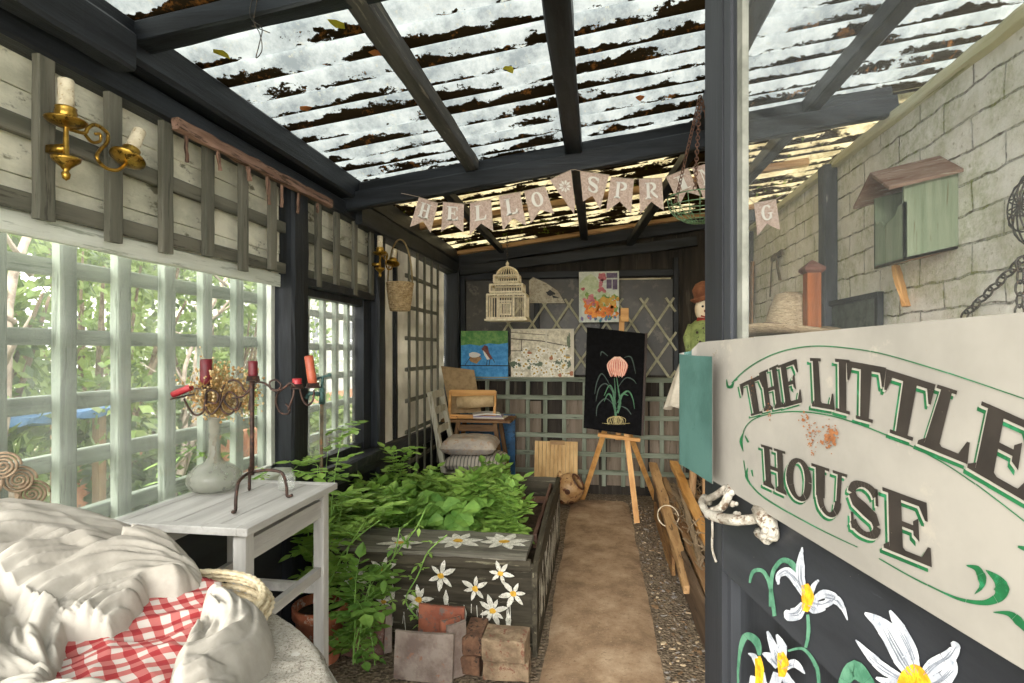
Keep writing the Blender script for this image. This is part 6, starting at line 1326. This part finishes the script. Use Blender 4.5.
# scarecrow doll with hanging cloth, partly behind the door
sd_ = thing('doll', 'cloth doll with a pale egg face and dotted green jacket by the door edge', 'doll', (at(698, 350, Y=4.4).x, 4.4, at(698, 352, Y=4.4).z)); hc = at(705, 309, Y=4.4)
b = B(); b.ball(hc, .088, 12, (.85, .85, 1.12)); b.build('head', mat('doll_face', '#dcc6a4', '#ecdcc0', .8, 9), sd_, smooth=True)
b = B(); b.lathe([(.09, -.01), (.115, .015), (.115, .025), (.085, .02), (.085, .09), (.05, .13), (.001, .14)], hc+Vector((.01, 0, .075)), 22, Matrix.Rotation(-.25, 3, 'Y')); b.build('hat', mat('doll_hat', '#6b3f28', '#8a5638', .85, 20), sd_, smooth=True)
for dx, dz_, m_, nm, r_ in ((-.03, .015, '#1d1512', 'eye', .009), (.03, .015, '#1d1512', 'eye', .009)): b = B(); b.ball(hc+Vector((dx, -.074, dz_)), r_, 6); b.build(nm, mat('doll_eye', m_), sd_)
b = B(); b.ball(hc+Vector((-.01, -.075, -.02)), .012, 6, (1, 1.3, 1)); b.build('nose', mat('doll_nose', '#8f4432'), sd_); b = B(); b.tube([hc+Vector((-.04+.02*k, -.066+.004*abs(k-2), -.055-.006*(2-abs(k-2)))) for k in range(5)], .006, 6); b.build('mouth', mat('doll_red', '#8f2f24'), sd_)
b = B(); b.tube([hc+Vector((-.06, -.03, -.085)), hc+Vector((0, -.06, -.095)), hc+Vector((.06, -.03, -.085))], .022, 8); b.build('neckerchief', mat('doll_red', '#8f2f24'), sd_, smooth=True)
gd = mat('green_jacket', '#6d7a45', '#8a9459', .9, 14, bump=.4, c3='#3f3a28', wear=.6); b = B(); b.lathe([(.14, -.30), (.135, -.22), (.11, -.12), (.07, -.085), (.001, -.08)], hc, 22); b.tube([hc+Vector((-.09, 0, -.13)), hc+Vector((-.13, -.02, -.22)), hc+Vector((-.12, -.05, -.32))], [.04, .035, .03], 10); b.tube([hc+Vector((.09, 0, -.13)), hc+Vector((.14, -.02, -.25))], [.04, .035], 10); b.build('jacket', gd, sd_, smooth=True)
for x, z in ((-.08, -.18), (-.03, -.15), (.02, -.20), (-.06, -.25)): b = B(); b.ball(hc+Vector((x, -.105-(.03 if z < -.17 else 0), z)), .010, 6); b.build('button', mat('doll_button', '#3a3126'), sd_)
cl0 = at(684, 362, Y=4.3); b = B(); rings = []
for i in range(12):
    f = i/11; r_ = .045+.115*f**.8; rings.append([(cl0.x+.03+(r_*(1+.12*math.sin(7*a)*f))*math.cos(a), 4.3+.6*r_*(1+.14*math.sin(7*a)*f)*math.sin(a), cl0.z+.02-.36*f*(1+.06*math.sin(3*a))) for a in [6.2832*k/56 for k in range(56)]])
b.loft(rings, False); o = b.build('white_cloth', mat('white_linen', '#b9b0a0', '#d0c8b8', .9, 9, bump=.3), smooth=True); md = o.modifiers.new('thick', 'SOLIDIFY'); md.thickness = .003; tag(o, 'pale linen cloth hanging in flared folds below the doll', 'cloth')
b = B(); b.tube(smooth_path([at(690, 395, Y=4.35), at(686, 420, Y=4.38), at(688, 445, Y=4.4), at(693, 470, Y=4.45), at(691, 505, Y=4.5)], 5), [.02]*6+[.024]*6+[.028]*9, 9); tag(b.build('branch', OAK('z'), smooth=True), 'twisted bare brown branch standing below the linen cloth', 'branch')
b = B(); b.tube([(hc.x, 4.42, .02), (hc.x, 4.42, hc.z-.28)], .018, 8); tag(b.build('stake', OAK('z')), 'upright stake that carries the doll, mostly behind the door', 'stake')
# ================================================================ the garden beyond the windows
RG = random.Random(21)
def shrub(name, label, c, r, h, n, m, seed, group=None, lsz=.09, bare=0):
    q = random.Random(seed); root = thing(name, label, 'tree' if h > 3.4 else 'shrub', c, group); lv, st = B(), B(); c = Vector(c)
    for k in range(9):
        a = q.uniform(0, 6.283); e = c+Vector((math.cos(a)*r*.6, math.sin(a)*r*.6, h*q.uniform(.6, .95))); mid = c.lerp(e, .5)+Vector((q.uniform(-.1, .1), q.uniform(-.1, .1), .1)); st.tube(smooth_path([c, mid, e], 4), [.035, .03, .028, .025, .02, .017, .014, .012, .008], 6)
    cl = []
    for k in range(26):
        a = q.uniform(0, 6.283); f = q.random()**.5; z = q.uniform(.12, 1); rad = r*f*math.sqrt(max(.15, 1-(z-.45)**2*2.2)); cl.append((c+Vector((math.cos(a)*rad, math.sin(a)*rad, z*h)), q.uniform(.18, .42)*r))
    for i in range(n):
        cc_, rr_ = cl[i % 26]; d = Vector((q.gauss(0, 1), q.gauss(0, 1), q.gauss(0, 1))).normalized(); p = cc_+d*rr_*q.uniform(.55, 1.05); p.z = max(p.z, .02)
        L = lsz*q.uniform(.6, 1.3); lv.cur = i % 3; u = (d+Vector((q.uniform(-.6, .6), q.uniform(-.6, .6), q.uniform(-.7, .2)))).normalized(); x = u.orthogonal().normalized(); x = (x*math.cos(i)+u.cross(x)*math.sin(i)); 
        lv.add([p, p+u*L*.5+x*L*.28, p+u*L, p+u*L*.5-x*L*.28], [(0, 1, 2, 3)])
    st.build('stem', mat('bark', '#4d3d2e', '#7b6a55', .9, 12), root, smooth=True); lv.build('foliage', m, root); return root
ga = [leafmat('garden_leaf', '#3f5824', '#66803a', .28), leafmat('garden_leaf_pale', '#65803a', '#8c9e5c', .28), leafmat('garden_leaf_dark', '#2a4022', '#435c30', .25)]
gb_ = [ga[1], ga[0], ga[1]]; gd_ = [ga[2], ga[0], ga[2]]
for i, (x, y, r, h, mm, lab) in enumerate([(-3.6, 2.5, .9, 2.4, ga, 'leafy green bush outside at the far left of the long window'), (-4.2, 4.2, 1.1, 2.9, gb_, 'pale green bush outside behind the middle of the long window'), (-3.4, 3.9, .55, 1.3, gd_, 'low dark bush outside nearest the middle of the long window'),
        (-4.4, 6.0, 1.0, 2.7, ga, 'rounded green bush outside behind the candelabra'), (-6.6, 4.6, 1.6, 4.2, gd_, 'tall dark tree behind the bushes at the left'), (-7.2, 7.6, 1.7, 4.0, gb_, 'tall bright tree behind the bushes'), (-5.8, 9.4, 1.0, 2.3, ga, 'bush standing before the white house'), (-5.4, 2.6, 1.5, 3.9, gb_, 'tree with yellow-green leaves at the window edge'), (-3.2, 1.6, .6, 1.6, gb_, 'small fresh bush at the corner of the long window'),
        (-3.0, 5.6, .45, .95, gb_, 'low leafy plant outside below the small window')]):
    shrub('tree' if h > 3.4 else 'shrub', lab, (x, y, -.05), r, h, int(2600*r+900), mm, 100+i, None, .10 if h < 3.4 else .15)
for i, (a, c_, r_, lab) in enumerate([((-2.9, 1.9, -.05), (-3.3, 3.1, 2.7), .045, 'bare grey branch slanting up outside the left of the window'), ((-2.7, 2.5, -.05), (-3.5, 1.9, 2.5), .035, 'thin bare branch crossing the other at the window left'), ((-3.1, 3.4, -.05), (-3.0, 4.3, 2.2), .03, 'bare pale sapling outside the middle of the window'), ((-2.8, 3.0, -.05), (-3.4, 4.6, 1.9), .03, 'leaning bare branch low outside the middle of the window')]):
    b = B(); a = Vector(a); c_ = Vector(c_); b.tube(smooth_path([a, a.lerp(c_, .35)+Vector((.08, .05, 0)), a.lerp(c_, .7)-Vector((.06, .05, 0)), c_], 5), [r_*(1-.045*k) for k in range(16)], 7)
    for k in range(7):
        p = a.lerp(c_, .3+.1*k); b.tube([p, p+Vector((RG.uniform(-.3, .3), RG.uniform(-.4, .4), RG.uniform(.1, .5)))], [r_*.4, r_*.1], 5)
    tag(b.build('bare_branch', mat('pale_bark', '#85776a', '#b5a695', .9, 12), smooth=True), lab, 'branch')
# blue cover, brick wall, white house
b = B(); b.rough_bar((-3.2, 2.2, 1.07), (-3.2, 3.15, 1.07), .4, .06, seg=12, j=.012); o = thing('garden_table', 'garden table under a bright blue cover outside at the left', 'table', (-3.2, 2.5, -.05)); b.build('blue_cover', mat('blue_tarp', '#3d6c9a', '#5f8cba', .5, 6), o)
for x, y in ((-3.35, 2.3), (-3.05, 2.3), (-3.35, 3.05), (-3.05, 3.05)): b = B(); b.bar((x, y, -.05), (x, y, 1.05), .05, .05, (1, 0, 0)); b.build('leg', OAK('z'), o)
b = B(); b.box((-3.9, 3.6, -.05), (-3.7, 6.6, .60)); bm_ = mat('orange_brick', '#a8694a', '#c99070', .9, 7, c3='#8a7a6a'); tag(b.build('brick_planter', bm_, bevel=.01), 'low orange brick garden wall outside the window', 'wall')
hs = thing('house', 'white rendered house with small windows seen beyond the garden', 'house', (-8.5, 15, -.05)); b = B(); b.box((-12, 11.5, -.05), (-7.5, 20, 3.4)); b.build('house_wall', mat('white_render', '#9a9b96', '#b4b5b0', .8, 3), hs)
b = B(); b.box((-7.52, 11.4, -.05), (-7.42, 20, .25)); b.build('brick_plinth', bm_, hs)
b = B(); b.loft([[(x, y, z) for x, z in ((-12.3, 3.35), (-9.75, 5.2), (-7.2, 3.35), (-9.75, 3.2))] for y in (11.2, 20.3)]); b.build('roof', mat('slate_roof', '#5c5a5c', '#757377', .8, 4), hs)
for y in (12.4, 14.2, 16.0, 17.8):
    b = B(); b.box((-7.5, y-.4, 1.15), (-7.44, y+.4, 2.35)); f = b.build('house_window', mat('window_white', '#e3e4e0'), hs); b = B()
    for (ya, yb) in ((y-.34, y-.03), (y+.03, y+.34)):
        for (za, zb_) in ((1.22, 1.72), (1.78, 2.29)): b.box((-7.45, ya, za), (-7.43, yb, zb_))
    b.build('pane', mat('dark_pane', '#2f383d', '#465056', .1, 3), f)
